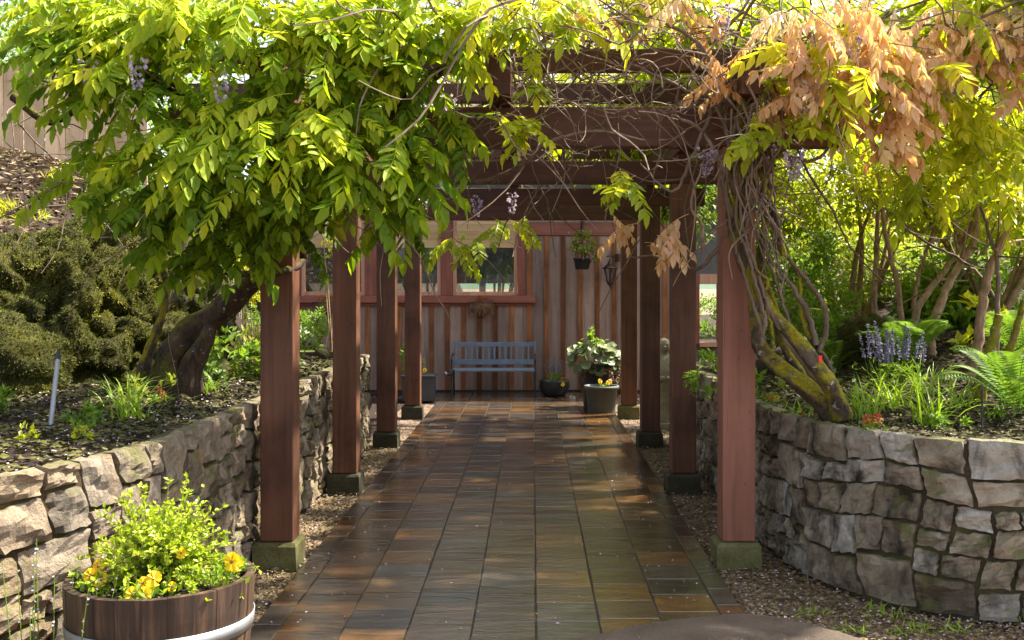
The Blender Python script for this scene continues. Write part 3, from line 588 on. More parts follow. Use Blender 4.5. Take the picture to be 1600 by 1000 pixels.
# ------------------------------------------------------------------ dry-laid stone walls, every stone its own part
def split_rects(x0, x1, z0, z1, out):
    w, h = x1 - x0, z1 - z0
    if (w <= 0.40 and h <= 0.24 and (w < 0.26 or random.random() < 0.6)) or (w < 0.20 and h < 0.22): out.append((x0, x1, z0, z1)); return
    if w > h * 1.25: c = x0 + w * random.uniform(0.36, 0.64); split_rects(x0, c, z0, z1, out); split_rects(c, x1, z0, z1, out)
    elif h > 0.18: c = z0 + h * random.uniform(0.35, 0.65); split_rects(x0, x1, z0, c, out); split_rects(x0, x1, c, z1, out)
    else: c = x0 + w * random.uniform(0.4, 0.6); split_rects(x0, c, z0, z1, out); split_rects(c, x1, z0, z1, out)
def stone_wall(name, path_pts, side, H, mats, mort, label, deep=0.40, seed=3):
    random.seed(seed)
    d = np.concatenate([[0], np.cumsum(np.linalg.norm(np.diff(path_pts, axis=0), axis=1))]); Ltot = d[-1]
    tang = np.gradient(path_pts, axis=0); tang /= np.linalg.norm(tang, axis=1)[:, None]
    nor = np.stack([tang[:, 1], -tang[:, 0]], -1) * side
    def W(s, z, dep):
        x = np.interp(s, d, path_pts[:, 0]); y = np.interp(s, d, path_pts[:, 1]); nx = np.interp(s, d, nor[:, 0]); ny = np.interp(s, d, nor[:, 1])
        return np.stack([x + nx * dep, y + ny * dep, z], -1)
    mid = path_pts[len(path_pts) // 2]
    root = thing(name, (mid[0], mid[1], 0), label, 'wall')
    ss = np.linspace(0, Ltot, 90); mb = MB(); ring = []
    for (dep, z) in ((-0.014, -0.06), (-0.014, H - 0.03), (-0.05, H - 0.012), (-deep, H - 0.09), (-deep, -0.06)):
        ring.append(W(ss, np.full(90, z), np.full(90, dep)))
    V = np.stack(ring, 1).reshape(-1, 3); n = 5; i = np.arange(89)[:, None] * n; j = np.arange(n)[None, :]; j2 = (j + 1) % n
    mb.add(V, np.stack([i + j, i + j2, i + n + j2, i + n + j], -1).reshape(-1, 4)); mb.add(V[:5], [(0, 1, 2, 3, 4)]); mb.add(V[-5:], [(4, 3, 2, 1, 0)])
    part('mortar', mb, mort, root)
    rects = []
    s = 0.0
    while s < Ltot - 0.2:                          # panels of uneven courses
        w = min(random.uniform(0.9, 1.5), Ltot - s); w = Ltot - s if Ltot - s - w < 0.4 else w
        split_rects(s, s + w, 0.0, H, rects); s += w
    def warp(a, z):
        wz = 0.018 * math.sin(2.3 * a + 4 * z + seed) * min(1, z / 0.1) * min(1, max(0, (H - z)) / 0.08) + 0.02 * math.sin(7 * a + seed) * min(1, z / 0.1) * min(1, max(0, (H - z)) / 0.1)
        wa = 0.032 * math.sin(9 * z + 3.1 * a + 2 * seed) * min(1, a / 0.1) * min(1, (Ltot - a) / 0.1)
        return a + wa, z + wz
    nu, nv = 9, 9
    kn = np.array([-1, -0.955, -0.62, -0.3, 0.0, 0.3, 0.62, 0.955, 1])
    U, Vv = np.meshgrid(kn, kn, indexing='ij')
    ii = np.arange(nu - 1)[:, None] * nv; jj = np.arange(nv - 1)[None, :]; Fq = np.stack([ii + jj, ii + nv + jj, ii + nv + jj + 1, ii + jj + 1], -1).reshape(-1, 4)
    if side < 0: Fq = Fq[:, ::-1]
    for (a0, a1, z0, z1) in rects:
        gap = random.uniform(0.003, 0.009)
        cs = [(a0 + gap, z0 + gap), (a1 - gap, z0 + gap), (a1 - gap, z1 - gap), (a0 + gap, z1 - gap)]
        jt = 0.045 * min(a1 - a0, z1 - z0)
        cs = [warp(a + random.uniform(-jt, jt) * 0.5, z + random.uniform(-jt, jt) * 0.5 * (0 if z > H - 0.03 else 1)) for a, z in cs]
        rr = random.uniform(0.0, 0.14)
        u = U * np.sqrt(1 - rr * Vv ** 4 * 0.5); v = Vv * np.sqrt(1 - rr * U ** 4 * 0.5)
        b = lambda k_: ((1 - u) * (1 - v) * cs[0][k_] + (1 + u) * (1 - v) * cs[1][k_] + (1 + u) * (1 + v) * cs[2][k_] + (1 - u) * (1 + v) * cs[3][k_]) / 4
        A, Z = b(0), b(1)
        ed = np.maximum(np.abs(U), np.abs(Vv)); fat = random.uniform(0.010, 0.026)
        pl = [random.uniform(0.6, 1.25) + random.uniform(-0.26, 0.26) * U + random.uniform(-0.26, 0.26) * Vv for _ in range(4)]
        dep = fat * np.clip(np.minimum.reduce(pl), 0.25, 1.3) * (1 - 0.35 * (ed > 0.9)) - 0.06 * (ed > 0.99)
        A = A + rng.normal(size=A.shape) * 0.0035; Z = np.clip(Z + rng.normal(size=Z.shape) * 0.0035, 0, H + 0.004)
        ph = np.array([random.uniform(0, 6.28) for _ in range(6)])
        dep += np.where(ed > 0.99, 0, rng.normal(size=A.shape) * 0.0026 + 0.005 * np.sin(2.6 * U + ph[0] + 1.7 * Vv) + 0.008 * np.sin(3.9 * Vv + ph[1] - 2 * U) + 0.006 * np.sin(6 * U + ph[2]) * np.sin(5 * Vv + ph[3]))
        tl1, tl2 = random.uniform(-0.012, 0.012), random.uniform(-0.012, 0.012); dep += np.where(ed > 0.99, 0, tl1 * U + tl2 * Vv)
        pw = W(A.ravel(), Z.ravel(), dep.ravel())
        m2 = MB().add(pw, Fq); part('stone', m2, random.choice(mats), root, loc=pw.mean(0))
    return root
stone_wall('retaining_wall', WL, -1, WLH, [M['stone_l']], M['mortar'], 'tan sandstone retaining wall left of the path, behind the barrel', seed=5)
stone_wall('retaining_wall', WR, 1, WRH, [M['stone_r']], M['mortar_r'], 'grey rounded retaining wall of the raised bed right of the path', seed=11)
# ------------------------------------------------------------------ house behind the path
WY = 16.5
def HX(px): return (px - CX) / F * WY
def HZ(py): return CH - (py - CY) / F * WY
house = thing('house', (0, WY, 0), 'cedar board and batten house with wide windows at the end of the path', 'house')
B = 0.004
def hpart(name, x0, x1, y0, y1, z0, z1, mat, parent=house, b=B):
    mb = MB(); box(mb, x0, x1, y0, y1, z0, z1, b)
    return part(name, mb, mat, parent, loc=((x0 + x1) / 2, (y0 + y1) / 2, (z0 + z1) / 2))
sill_t, sill_b = HZ(462), HZ(473); head = 2.66; ztop = 3.0
xL, xW1, xW3, xR = HX(378), HX(470), HX(818), HX(1088)
# sheathing behind the boards: left of the windows, below them, right of them, above them
mb = MB()
box(mb, xL, xW1, WY + 0.05, WY + 0.17, -0.1, ztop); box(mb, xW1, xW3, WY + 0.05, WY + 0.17, -0.1, sill_b); box(mb, xW3, xR, WY + 0.05, WY + 0.17, -0.1, ztop); box(mb, xW1, xW3, WY + 0.05, WY + 0.17, head, ztop)
box(mb, HX(1124), HX(1150), WY + 0.05, WY + 0.17, -0.1, ztop); box(mb, xR, HX(1124), WY + 0.05, WY + 0.17, -0.1, HZ(538)); box(mb, xR, HX(1124), WY + 0.05, WY + 0.17, HZ(428), ztop)
part('sheathing', mb, M['dark_room'], house)
def boards(x0, x1, z0, z1, step, first, dark=False):
    bt = []
    x = first
    while x < x1 + step: bt.append(x); x += step
    prev = x0
    for x in bt:
        a, b_ = max(prev, x0), min(x, x1)
        if b_ - a > 0.03: hpart('board', a + 0.002, b_ - 0.002, WY + 0.022 + random.uniform(-0.003, 0.003), WY + 0.05, z0, z1, M['board'])
        prev = x
        if x0 + 0.03 < x < x1 - 0.02: hpart('batten', x - 0.034 + random.uniform(-0.004, 0.004), x + 0.034, WY - 0.002, WY + 0.021, z0, z1 - random.uniform(0, 0.01), M['batten'])
boards(xW1, xW3, 0.03, sill_b - 0.045, 0.243, HX(699) - 0.243 * 10)
boards(xW3, xR, 0.03, HZ(368), 0.2575, HX(827))
boards(HX(400), xW1, 0.03, ztop, 0.243, HX(440)); boards(xL, HX(400), 0.03, ztop, 0.075, HX(383))
hpart('ledger', xW1 - 0.05, xW3 + 0.16, WY - 0.012, WY + 0.05, sill_b - 0.045, sill_b - 0.002, M['trim'])
hpart('sill', xW1 - 0.06, xW3 + 0.18, WY - 0.055, WY + 0.10, sill_b, sill_t, M['trim'])
hpart('frieze', xW3 + 0.002, xR, WY - 0.008, WY + 0.05, HZ(368) + 0.002, HZ(348), M['trim'])
hpart('frieze', xW3 + 0.002, xR, WY + 0.0, WY + 0.05, HZ(348) + 0.002, ztop, M['board'])
hpart('trim', HX(809), HX(820) - 0.002, WY - 0.03, WY + 0.05, sill_t + 0.002, ztop, M['trim_v'])
for a, b_ in ((570, 588), (689, 707)): hpart('mullion', HX(a), HX(b_), WY - 0.012, WY + 0.15, sill_t + 0.002, head, M['trim_v'])
hpart('header', xW1 - 0.02, HX(809) - 0.002, WY - 0.02, WY + 0.15, head + 0.002, ztop, M['trim'])
hpart('trim', xW1 - 0.10, xW1 - 0.003, WY - 0.02, WY + 0.05, sill_t + 0.002, head, M['trim_v'])
for (a, b_) in ((470, 570), (588, 689), (707, 809)):
    x0, x1 = HX(a) + 0.003, HX(b_) - 0.003; t_ = 0.055
    w = hpart('window', x0, x0 + t_, WY + 0.02, WY + 0.09, sill_t + 0.003, head - 0.003, M['sash']); lw = w.location
    def sub(name, xa, xb, ya, yb, za, zb, mat):
        mb = MB(); box(mb, xa, xb, ya, yb, za, zb, 0.003 if mat is not M['glass'] else 0); return part(name, mb, mat, w, loc=((xa + xb) / 2, (ya + yb) / 2, (za + zb) / 2))
    sub('jamb', x1 - t_, x1, WY + 0.02, WY + 0.09, sill_t + 0.003, head - 0.003, M['sash'])
    sub('rail', x0 + t_ + 0.002, x1 - t_ - 0.002, WY + 0.02, WY + 0.09, sill_t + 0.003, sill_t + 0.06, M['sash'])
    sub('rail', x0 + t_ + 0.002, x1 - t_ - 0.002, WY + 0.02, WY + 0.09, head - 0.06, head - 0.003, M['sash'])
    sub('glass', x0 + t_, x1 - t_, WY + 0.05, WY + 0.056, sill_t + 0.06, head - 0.06, M['glass'])
    sub('insect_screen', x0 + t_, x1 - t_, WY + 0.098, WY + 0.101, sill_t + 0.19, HZ(388), M['screen'])
# small far window on the right
w = hpart('window', xR, xR + 0.05, WY, WY + 0.10, HZ(538), HZ(428), M['trim_v'])
for (xa, xb, za, zb, nm, mt) in ((HX(1124) - 0.03, HX(1124), HZ(538), HZ(428), 'jamb', M['trim_v']), (xR + 0.052, HX(1124) - 0.032, HZ(542), HZ(535), 'rail', M['sash']), (xR + 0.052, HX(1124) - 0.032, HZ(444), HZ(428), 'rail', M['sash'])):
    mb = MB(); box(mb, xa, xb, WY, WY + 0.10, za, zb, 0.003); part(nm, mb, mt, w, loc=((xa + xb) / 2, WY, (za + zb) / 2))
boards(HX(1126), HX(1150), 0.03, ztop, 0.2575, HX(1140))
# interior: pine lined soffit just inside, posts and glazing of the far porch side
for kk in range(5):
    z0 = CH + (445 - 387) / F * (WY + 2.2) + kk * 0.135; hpart('lining_board', xW1 - 0.5, xW3 + 0.1, WY + 2.2, WY + 2.23, z0, z0 + 0.132, M['pine'])
FY = 20.6
def FZ(py): return CH - (py - CY) / F * FY
def FX(px): return (px - CX) / F * FY
mb = MB(); box(mb, -6.5, FX(1085), FY, FY + 0.1, -0.1, FZ(459)); box(mb, -6.5, FX(815), FY, FY + 0.1, FZ(429), 3.2); box(mb, FX(815), FX(1085), FY, FY + 0.1, FZ(459) + 0.002, 3.2)
box(mb, FX(1085), 4.5, FY, FY + 0.1, FZ(420), 3.2); box(mb, FX(1130), 4.5, FY + 0.002, FY + 0.098, -0.1, FZ(420))
box(mb, -6.5, 3.0, WY + 0.2, FY - 0.02, -0.12, -0.1); part('far_wall', mb, M['dark_room'], house)
for a in (652, 754, 862, 560): hpart('porch_post', FX(a) - 0.06, FX(a) + 0.06, FY - 0.06, FY - 0.002, FZ(459), FZ(429), M['dark_room'])
x = FX(474)
while x < FX(812):
    hpart('valance_board', x, x + 0.19, FY - 0.03, FY - 0.003, FZ(443), FZ(429.5), M['sash']); x += 0.205
for ya, yb in ((WY - 0.5, WY + 0.22), (WY + 2.4, FY + 0.6)):  # gap between the roof slabs added to let daylight onto the pine lining
    rz = lambda y_: 3.02 + 0.09 * (y_ - WY + 0.5)
    mb = MB(); V = [(-5.2, ya, rz(ya)), (4.2, ya, rz(ya)), (4.2, yb, rz(yb)), (-5.2, yb, rz(yb))]
    V += [(a, b_, c + 0.12) for a, b_, c in V]; mb.add(V, [(0, 3, 2, 1), (4, 5, 6, 7), (0, 1, 5, 4), (1, 2, 6, 5), (2, 3, 7, 6), (3, 0, 4, 7)]); part('roof', mb, M['roof'], house)

# ------------------------------------------------------------------ pergola
perg = thing('pergola', (-0.14, 9.8, 0), 'red stained timber pergola with eight square posts over the path', 'pergola')
ROWY = (6.30, 8.58, 11.00, 13.42); PW = 0.19; PXC = (-1.483, 1.197)
for ri, y in enumerate(ROWY):
    for sx, xc in zip((-1, 1), PXC):
        mb = MB(); box(mb, xc - PW / 2, xc + PW / 2, y, y + PW, 0.142, 2.43, 0.008)
        po = part('post', mb, M['post_pale'] if ri == 0 and sx > 0 else M['post'], perg, loc=(xc, y + PW / 2, 0))
        if ri == 0 and sx > 0: po['label'] = 'front right post with paler pinkish stain'
        c = MB(); xo = xc - 0.005
        bm = bmesh.new(); V = []
        for (s, z) in ((0.128, -0.04), (0.126, 0.118), (0.112, 0.138)):
            for (dx, dy) in ((-1, -1), (1, -1), (1, 1), (-1, 1)): V.append((xo + dx * s + random.uniform(-.004, .004), y + PW / 2 + dy * s + random.uniform(-.004, .004), z))
        Fs = [(a + q, a + (q + 1) % 4, a + 4 + (q + 1) % 4, a + 4 + q) for a in (0, 4) for q in range(4)] + [(8, 9, 10, 11)]; bm.free()
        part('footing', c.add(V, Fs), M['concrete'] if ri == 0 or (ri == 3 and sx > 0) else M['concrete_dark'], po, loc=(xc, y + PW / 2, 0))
    mb = MB(); x1 = 1.86 if ri == 0 else 1.75; box(mb, -2.12, x1, y + 0.02, y + 0.165, 2.433, 2.665 if ri == 0 else 2.61, 0.008); part('cross_beam', mb, M['beam'], perg, loc=(0, y, 2.5))
for xc in (-1.483, -0.18, 1.197):
    mb = MB(); box(mb, xc - 0.06, xc + 0.06, 5.92, 14.2, 2.668, 2.895, 0.006); [box(mb, xc - 0.045, xc + 0.045, yy_ + 0.03, yy_ + 0.15, 2.612, 2.666) for yy_ in ROWY[1:]]; part('long_beam', mb, M['beam_y'], perg, loc=(xc, 10, 2.8))
for y in (6.45, 7.55, 8.65, 9.75, 10.9, 12.05, 13.3):
    mb = MB(); box(mb, -2.45, 2.2, y, y + 0.085, 2.898, 3.03, 0.006); part('purlin', mb, M['beam'], perg, loc=(0, y, 2.95))

# ------------------------------------------------------------------ fences
def fence(name, pts, zb, zt, bw, mats, label, post_every=8, cap=True):
    a, b_ = np.array(pts[0], float), np.array(pts[1], float); L = np.linalg.norm(b_ - a); d = (b_ - a) / L; nrm = np.array([d[1], -d[0]])
    root = thing(name, (a[0], a[1], zb[0]), label, 'fence'); n = int(L / bw)
    def bx(nm, s0, s1, o0, o1, z0, z1, mat):
        mb = MB(); V = [(*(a + d * s + nrm * o), z) for z in (z0, z1) for s, o in ((s0, o0), (s1, o0), (s1, o1), (s0, o1))]
        mb.add(V, [(0, 3, 2, 1), (4, 5, 6, 7), (0, 1, 5, 4), (1, 2, 6, 5), (2, 3, 7, 6), (3, 0, 4, 7)]); part(nm, mb, mat, root, loc=V[0])
    for i in range(n):
        f = i / n; z0 = zb[0] + (zb[1] - zb[0]) * f; z1 = zt[0] + (zt[1] - zt[0]) * f
        bx('board', i * bw + 0.005, (i + 1) * bw - 0.005, 0.0, -0.03 + random.uniform(-0.01, 0.01), z0, z1 + random.uniform(-0.01, 0.01), mats[0])
        if i % post_every == 0: bx('fence_post', i * bw - 0.05, i * bw + 0.05, 0.004, 0.09, z0 - 0.1, z1 + 0.03, mats[1])
    if cap: bx('rail', 0, L, 0.002 + 0.09, 0.13, zt[0] - 0.12, zt[0] - 0.03, mats[1])
fence('wood_fence', ((-9.5, 12.6), (-4.6, 13.6)), (2.45, 2.3), (4.3, 4.3), 0.24, (M['fence'], M['fence']), 'pale board fence at the top of the mulched bank, upper left', 30, False)
fence('wood_fence', ((3.25, 14.1), (9.2, 13.2)), (1.2, 1.7), (2.55, 2.55), 0.26, (M['fence_dark'], M['batten']), 'brown board fence with orange posts behind the shrubs at right', 4, True)

# ------------------------------------------------------------------ bench
bx0, bx1 = -1.19, 0.055
bench = thing('bench', ((bx0 + bx1) / 2, 16.0, 0), 'blue grey slatted garden bench against the house wall', 'bench')
def bpart(name, x0, x1, y0, y1, z0, z1, mat=None, b=0.004, parent=bench):
    mb = MB(); box(mb, x0, x1, y0, y1, z0, z1, b); return part(name, mb, mat or M['bench'], parent, loc=((x0 + x1) / 2, (y0 + y1) / 2, (z0 + z1) / 2))
for kk in range(5): bpart('seat_slat', bx0 + 0.02, bx1 - 0.02, 15.72 + kk * 0.088, 15.72 + kk * 0.088 + 0.076, 0.375, 0.40)
bpart('top_rail', bx0 + 0.03, bx1 - 0.03, 16.20, 16.235, 0.71, 0.775); bpart('bottom_rail', bx0 + 0.03, bx1 - 0.03, 16.17, 16.20, 0.445, 0.52)
for kk in range(13):
    x = bx0 + 0.10 + kk * (bx1 - bx0 - 0.2 - 0.03) / 12; bpart('back_slat', x, x + 0.03, 16.188, 16.208, 0.523, 0.708, b=0.002)
for s, x in ((1, bx0), (-1, bx1 - 0.035)):
    bpart('back_post', x, x + 0.035, 16.185, 16.23, 0.40, 0.79)
    for yy, lean in ((15.74, -0.03), (16.18, 0.05)):
        mb = MB(); tube(mb, crom([(x + 0.018, yy, 0.38), (x + 0.018, yy + lean * 0.4, 0.2), (x + 0.018, yy + lean, 0.006)], 4), [0.02, 0.015, 0.018], 6); part('leg', mb, M['iron'], bench, True, loc=(x, yy, 0))
    mb = MB(); tube(mb, crom([(x + 0.018, 16.18, 0.60), (x + 0.018, 15.95, 0.61), (x + 0.018, 15.76, 0.59), (x + 0.018, 15.72, 0.545), (x + 0.018, 15.76, 0.52), (x + 0.018, 15.75, 0.40)], 5), 0.014, 6); part('arm_rest', mb, M['iron'], bench, True, loc=(x, 16, 0.55))

# ------------------------------------------------------------------ half barrel
BX, BY = (252 - CX) / F * 4.0, 4.0
barrel = thing('barrel_planter', (BX, BY, 0), 'half wine barrel planter with galvanized hoop in the left foreground', 'planter')
bh = 0.565; NS = 24
def brad(z): return 0.262 + 0.073 * math.sin(min(1, z / bh) * math.pi / 2 * 1.0)
stv = []
for kk in range(2):
    mb = MB(); da = 2 * math.pi / NS; g_ = 0.0007 + 0.0003 * kk; zs = np.linspace(0, bh - 0.002 * kk, 7); aa = np.linspace(-da / 2 + g_, da / 2 - g_, 4); vk = 0.0015 * kk
    V = [((brad(z) + rr - vk) * math.cos(a), (brad(z) + rr - vk) * math.sin(a), z) for rr in (0.0, -0.028) for z in zs for a in aa]
    Fs = []
    for i in range(6):
        for j in range(3): o_ = i * 4 + j; Fs += [(o_, o_ + 1, o_ + 5, o_ + 4), (28 + o_, 32 + o_, 33 + o_, 29 + o_)]
    for j in range(3): Fs += [(24 + j, 25 + j, 53 + j, 52 + j)]
    for i in range(6): Fs += [(4 * i, 4 * i + 4, 32 + 4 * i, 28 + 4 * i), (4 * i + 3, 31 + 4 * i, 35 + 4 * i, 4 * i + 7)]
    stv.append(MB().add(V, Fs).mesh('stave', M['barrel']))
for kk in range(NS):
    a = kk * 2 * math.pi / NS; T = np.eye(4); T[:2, :2] = [[math.cos(a), -math.sin(a)], [math.sin(a), math.cos(a)]]; T[:3, 3] = (BX, BY, 0); inst('stave', stv[kk % 2], barrel, T)
for z0, z1 in ((0.375, 0.425), (0.08, 0.13)):
    mb = MB(); lathe(mb, [(brad(z0) - 0.004, z0), (brad(z0) + 0.005, z0), (brad(z1) + 0.005, z1), (brad(z1) + 0.001, z1)], 64, (BX, BY, 0)); ho = part('hoop', mb, M['zinc'], barrel, True)
    mb = MB()
    for da in (0, 0.05):
        for zz in (0.33, 0.7):
            a = -1.2 + da; z = z0 + (z1 - z0) * zz; lathe(mb, [(0.006, 0), (0.004, 0.004), (0.0005, 0.005)], 6, (BX + (brad(z) + 0.006) * math.cos(a), BY + (brad(z) + 0.006) * math.sin(a), z))
    part('rivet', mb, M['zinc'], ho, loc=(BX, BY, z0))
mb = MB(); rr = np.linspace(0, 1, 8); ang = np.arange(40) * 2 * math.pi / 40; V = [(BX, BY, bh - 0.01)]; Fs = []
for r_ in rr[1:]:
    for a in ang: V.append((BX + 0.308 * r_ * math.cos(a), BY + 0.308 * r_ * math.sin(a), bh - 0.045 + 0.03 * (1 - r_) + random.uniform(-0.008, 0.008)))
for j in range(40): Fs.append((0, 1 + j, 1 + (j + 1) % 40))
for i in range(6):
    for j in range(40): Fs.append((1 + i * 40 + j, 1 + (i + 1) * 40 + j, 1 + (i + 1) * 40 + (j + 1) % 40, 1 + i * 40 + (j + 1) % 40))
so = part('potting_soil', mb.add(V, Fs), M['soil'], barrel, True)
mb = MB(); n = 500; a = rng.uniform(0, 6.28, n); r_ = 0.3 * np.sqrt(rng.uniform(0, 1, n)); flat_scatter(mb, np.stack([BX + r_ * np.cos(a), BY + r_ * np.sin(a), bh - 0.03 + rng.uniform(0, 0.012, n)], -1), 0.022, 0.012, 0.7)
part('mulch', mb, M['bark_chip'], barrel, kind='stuff')

# ------------------------------------------------------------------ lantern, chain, screen, stake, statue
LX, LY = HX(952), WY - 0.22
lan = thing('wall_lantern', (LX, LY, HZ(470)), 'bronze coach lantern on the house wall beside the hanging basket', 'lantern')
def lz(py): return CH - (py - CY) / F * LY
mb = MB(); lathe(mb, [(0.004, lz(396)), (0.012, lz(399)), (0.008, lz(404)), (0.03, lz(408)), (0.045, lz(412)), (0.075, lz(415)), (0.12, lz(418.5)), (0.118, lz(420)), (0.03, lz(420.5))], 16, (LX, LY, 0)); part('cap', mb, M['bronze'], lan, True)
for kk in range(6):
    a = kk * math.pi / 3 + 0.3; mb = MB(); tube(mb, [(LX + 0.098 * math.cos(a), LY + 0.098 * math.sin(a), lz(420)), (LX + 0.05 * math.cos(a), LY + 0.05 * math.sin(a), lz(441))], 0.008, 5); part('bar', mb, M['bronze'], lan, loc=(LX, LY, lz(430)))
mb = MB(); lathe(mb, [(0.09, lz(421)), (0.045, lz(441))], 6, (LX, LY, 0)); part('glass', mb, M['glass'], lan)
mb = MB(); lathe(mb, [(0.056, lz(440)), (0.058, lz(442)), (0.035, lz(445)), (0.012, lz(447)), (0.014, lz(448.5)), (0.003, lz(451))], 14, (LX, LY, 0)); part('base', mb, M['bronze'], lan, True)
mb = MB(); tube(mb, [(LX, LY, lz(421)), (LX, LY, lz(438))], 0.014, 8); part('candle_tube', mb, M['bronze'], lan)
mb = MB(); tube(mb, [(LX, LY, lz(398)), (LX, LY, lz(394))], 0.008, 6); tube(mb, crom([(LX - 0.06, LY, lz(401)), (LX, LY, lz(400)), (LX + 0.06, LY + 0.06, lz(401)), (LX + 0.13, LY + 0.2, lz(401))], 5), 0.010, 6)
lathe(mb, [(0.06, lz(408)), (0.06, lz(396))], 10, (LX + 0.135, LY + 0.19, 0), sx=0.7, sy=0.3); part('bracket', mb, M['bronze'], lan, True)

def chain_links(root, x, y, z0, z1, link, r_, name='link'):
    mb = MB(); a = np.linspace(0, 2 * math.pi, 11)[:-1]; tube(mb, np.concatenate([np.stack([0.42 * link * np.cos(a) * 0.62, np.zeros(10), 0.62 * link * np.sin(a)], -1), [[0.26 * link, 0, 0]]]), r_, 5, cap=False)
    me = mb.mesh(name, M['chain'], True); z = z0; i = 0
    while z < z1:
        a_ = math.pi / 2 * (i % 2) + 0.5; T = np.eye(4); T[:2, :2] = [[math.cos(a_), -math.sin(a_)], [math.sin(a_), math.cos(a_)]]; T[:3, 3] = (x, y, z); inst(name, me, root, T); z += link * 0.95; i += 1
c = P(350, 560, 12.4)
rc = thing('rain_chain', c, 'dark rain chain hanging in front of the grey stick screen', 'rain chain'); chain_links(rc, c[0], c[1], c[2], P(0, 380, 12.4)[2], 0.09, 0.007)
c = P(356, 535, 14.6)
sc_ = thing('stick_screen', c, 'grey screen of upright woven sticks between the trunk and the house', 'screen')
for kk in range(15):
    x = P(333 + kk * 3.1, 0, 14.6)[0]; zb_ = c[2] - 0.2; zt_ = P(0, 430, 14.6)[2] + random.uniform(-0.08, 0.1); mb = MB()
    tube(mb, crom([(x, 14.6, zb_), (x + random.uniform(-.015, .015), 14.6 + random.uniform(-.02, .02), (zb_ + zt_) / 2), (x + random.uniform(-.02, .02), 14.6, zt_)], 4), [0.013, 0.009], 6); part('stick', mb, M['stick'], sc_, loc=(x, 14.6, zb_))
b0, t0 = P(78, 660, 5.35), P(92, 545, 5.6); zg = float(z_left(b0[0], b0[1])); b0[2] = zg - 0.02
st = thing('garden_stake', b0, 'leaning grey metal garden stake with black cap in the left bed', 'stake')
mb = MB(); tube(mb, [b0, b0 + (t0 - b0) * 0.86], 0.0125, 10); part('shaft', mb, M['grey_metal'], st, True)
mb = MB(); tube(mb, [b0 + (t0 - b0) * 0.862, t0], [0.0135, 0.012, 0.008], 10); part('cap', mb, M['black_pot'], st, True)

SX, SY = 1.515, 12.55; sz0 = 0.0; sh = CH - (528 - CY) / F * SY
sta = thing('statue', (SX, SY, 0), 'pale stone statue of a bald robed figure behind the right posts', 'statue')
def ring_body(prof, n=20):
    mb = MB(); ang = np.arange(n) * 2 * math.pi / n; V = []
    for (z, rx, ry, oy) in prof:
        for a in ang:
            f = 1 + (0.05 * math.sin(a * 7 + z * 9)) * (1 if z < 0.62 * sh else 0.2); V.append((SX + rx * f * math.cos(a), SY + oy + ry * f * math.sin(a), z))
    m = len(prof); i = np.arange(m - 1)[:, None] * n; j = np.arange(n)[None]; j2 = (j + 1) % n
    mb.add(np.array(V), np.stack([i + j, i + j2, i + n + j2, i + n + j], -1).reshape(-1, 4)); return mb
q = sh
mb = ring_body([(0.05, 0.14, 0.12, 0), (0.1 * q, 0.15, 0.125, 0), (0.25 * q, 0.13, 0.11, 0), (0.42 * q, 0.125, 0.11, -.01), (0.55 * q, 0.14, 0.12, -.02), (0.68 * q, 0.145, 0.105, 0), (0.76 * q, 0.14, 0.09, 0.01), (0.80 * q, 0.10, 0.07, 0.01), (0.825 * q, 0.045, 0.045, 0.0),
                (0.845 * q, 0.05, 0.055, -.01), (0.87 * q, 0.063, 0.07, -.012), (0.905 * q, 0.072, 0.08, -.008), (0.945 * q, 0.072, 0.08, -.004), (0.975 * q, 0.058, 0.066, 0), (0.993 * q, 0.032, 0.036, 0), (q, 0.003, 0.003, 0)])
for s in (-1, 1): tube(mb, crom([(SX + s * 0.13, SY, 0.755 * q), (SX + s * 0.165, SY - 0.02, 0.62 * q), (SX + s * 0.15, SY - 0.09, 0.52 * q), (SX + s * 0.05, SY - 0.14, 0.545 * q), (SX + s * 0.01, SY - 0.15, 0.565 * q)], 5), [0.045, 0.05, 0.045, 0.03, 0.022], 9)
part('figure', mb, M['stone_statue'], sta, True)
mb = MB(); hz = 0.905 * q
tube(mb, [(SX, SY - 0.078, hz + 0.02), (SX, SY - 0.098, hz - 0.012)], [0.008, 0.014], 7)
for s in (-1, 1):
    lathe(mb, [(0.001, -0.022), (0.014, -0.01), (0.016, 0.008), (0.001, 0.025)], 7, (SX + s * 0.073, SY - 0.005, hz), sx=0.6)
    tube(mb, [(SX + s * 0.012, SY - 0.082, hz + 0.028), (SX + s * 0.045, SY - 0.072, hz + 0.03)], 0.007, 5)
tube(mb, [(SX - 0.022, SY - 0.083, hz - 0.034), (SX + 0.022, SY - 0.083, hz - 0.034)], 0.006, 5); part('face', mb, M['stone_statue'], sta, True)
mb = MB(); box(mb, SX - 0.19, SX + 0.19, SY - 0.16, SY + 0.16, -0.03, 0.05, 0.012); part('plinth', mb, M['stone_statue'], sta)
# ball finial on the terrace edge left, with its ledge
c = P(504, 556, 10.6); bl = thing('garden_ball', c, 'dark round stone ball on the wall end between the left posts', 'ornament')
mb = MB(); lathe(mb, [(0.09 * math.sin(t_), c[2] - 0.09 * math.cos(t_)) for t_ in np.linspace(0.02, 3.12, 12)], 18, (c[0], c[1], 0)); part('ball', mb, M['rock_dark'], bl, True)
mb = MB(); lathe(mb, [(0.05, c[2] - 0.16), (0.06, c[2] - 0.10), (0.04, c[2] - 0.08)], 12, (c[0], c[1], 0)); part('foot', mb, M['rock_dark'], bl, True)
mb = MB(); box(mb, -3.0, -1.75, 10.80, 10.98, 0.80, 0.965, 0.01); tag(part('timber_edge', mb, M['beam'], loc=(-2.4, 10.9, 0.9)), 'dark timber edging along the back of the left bed', 'edging')
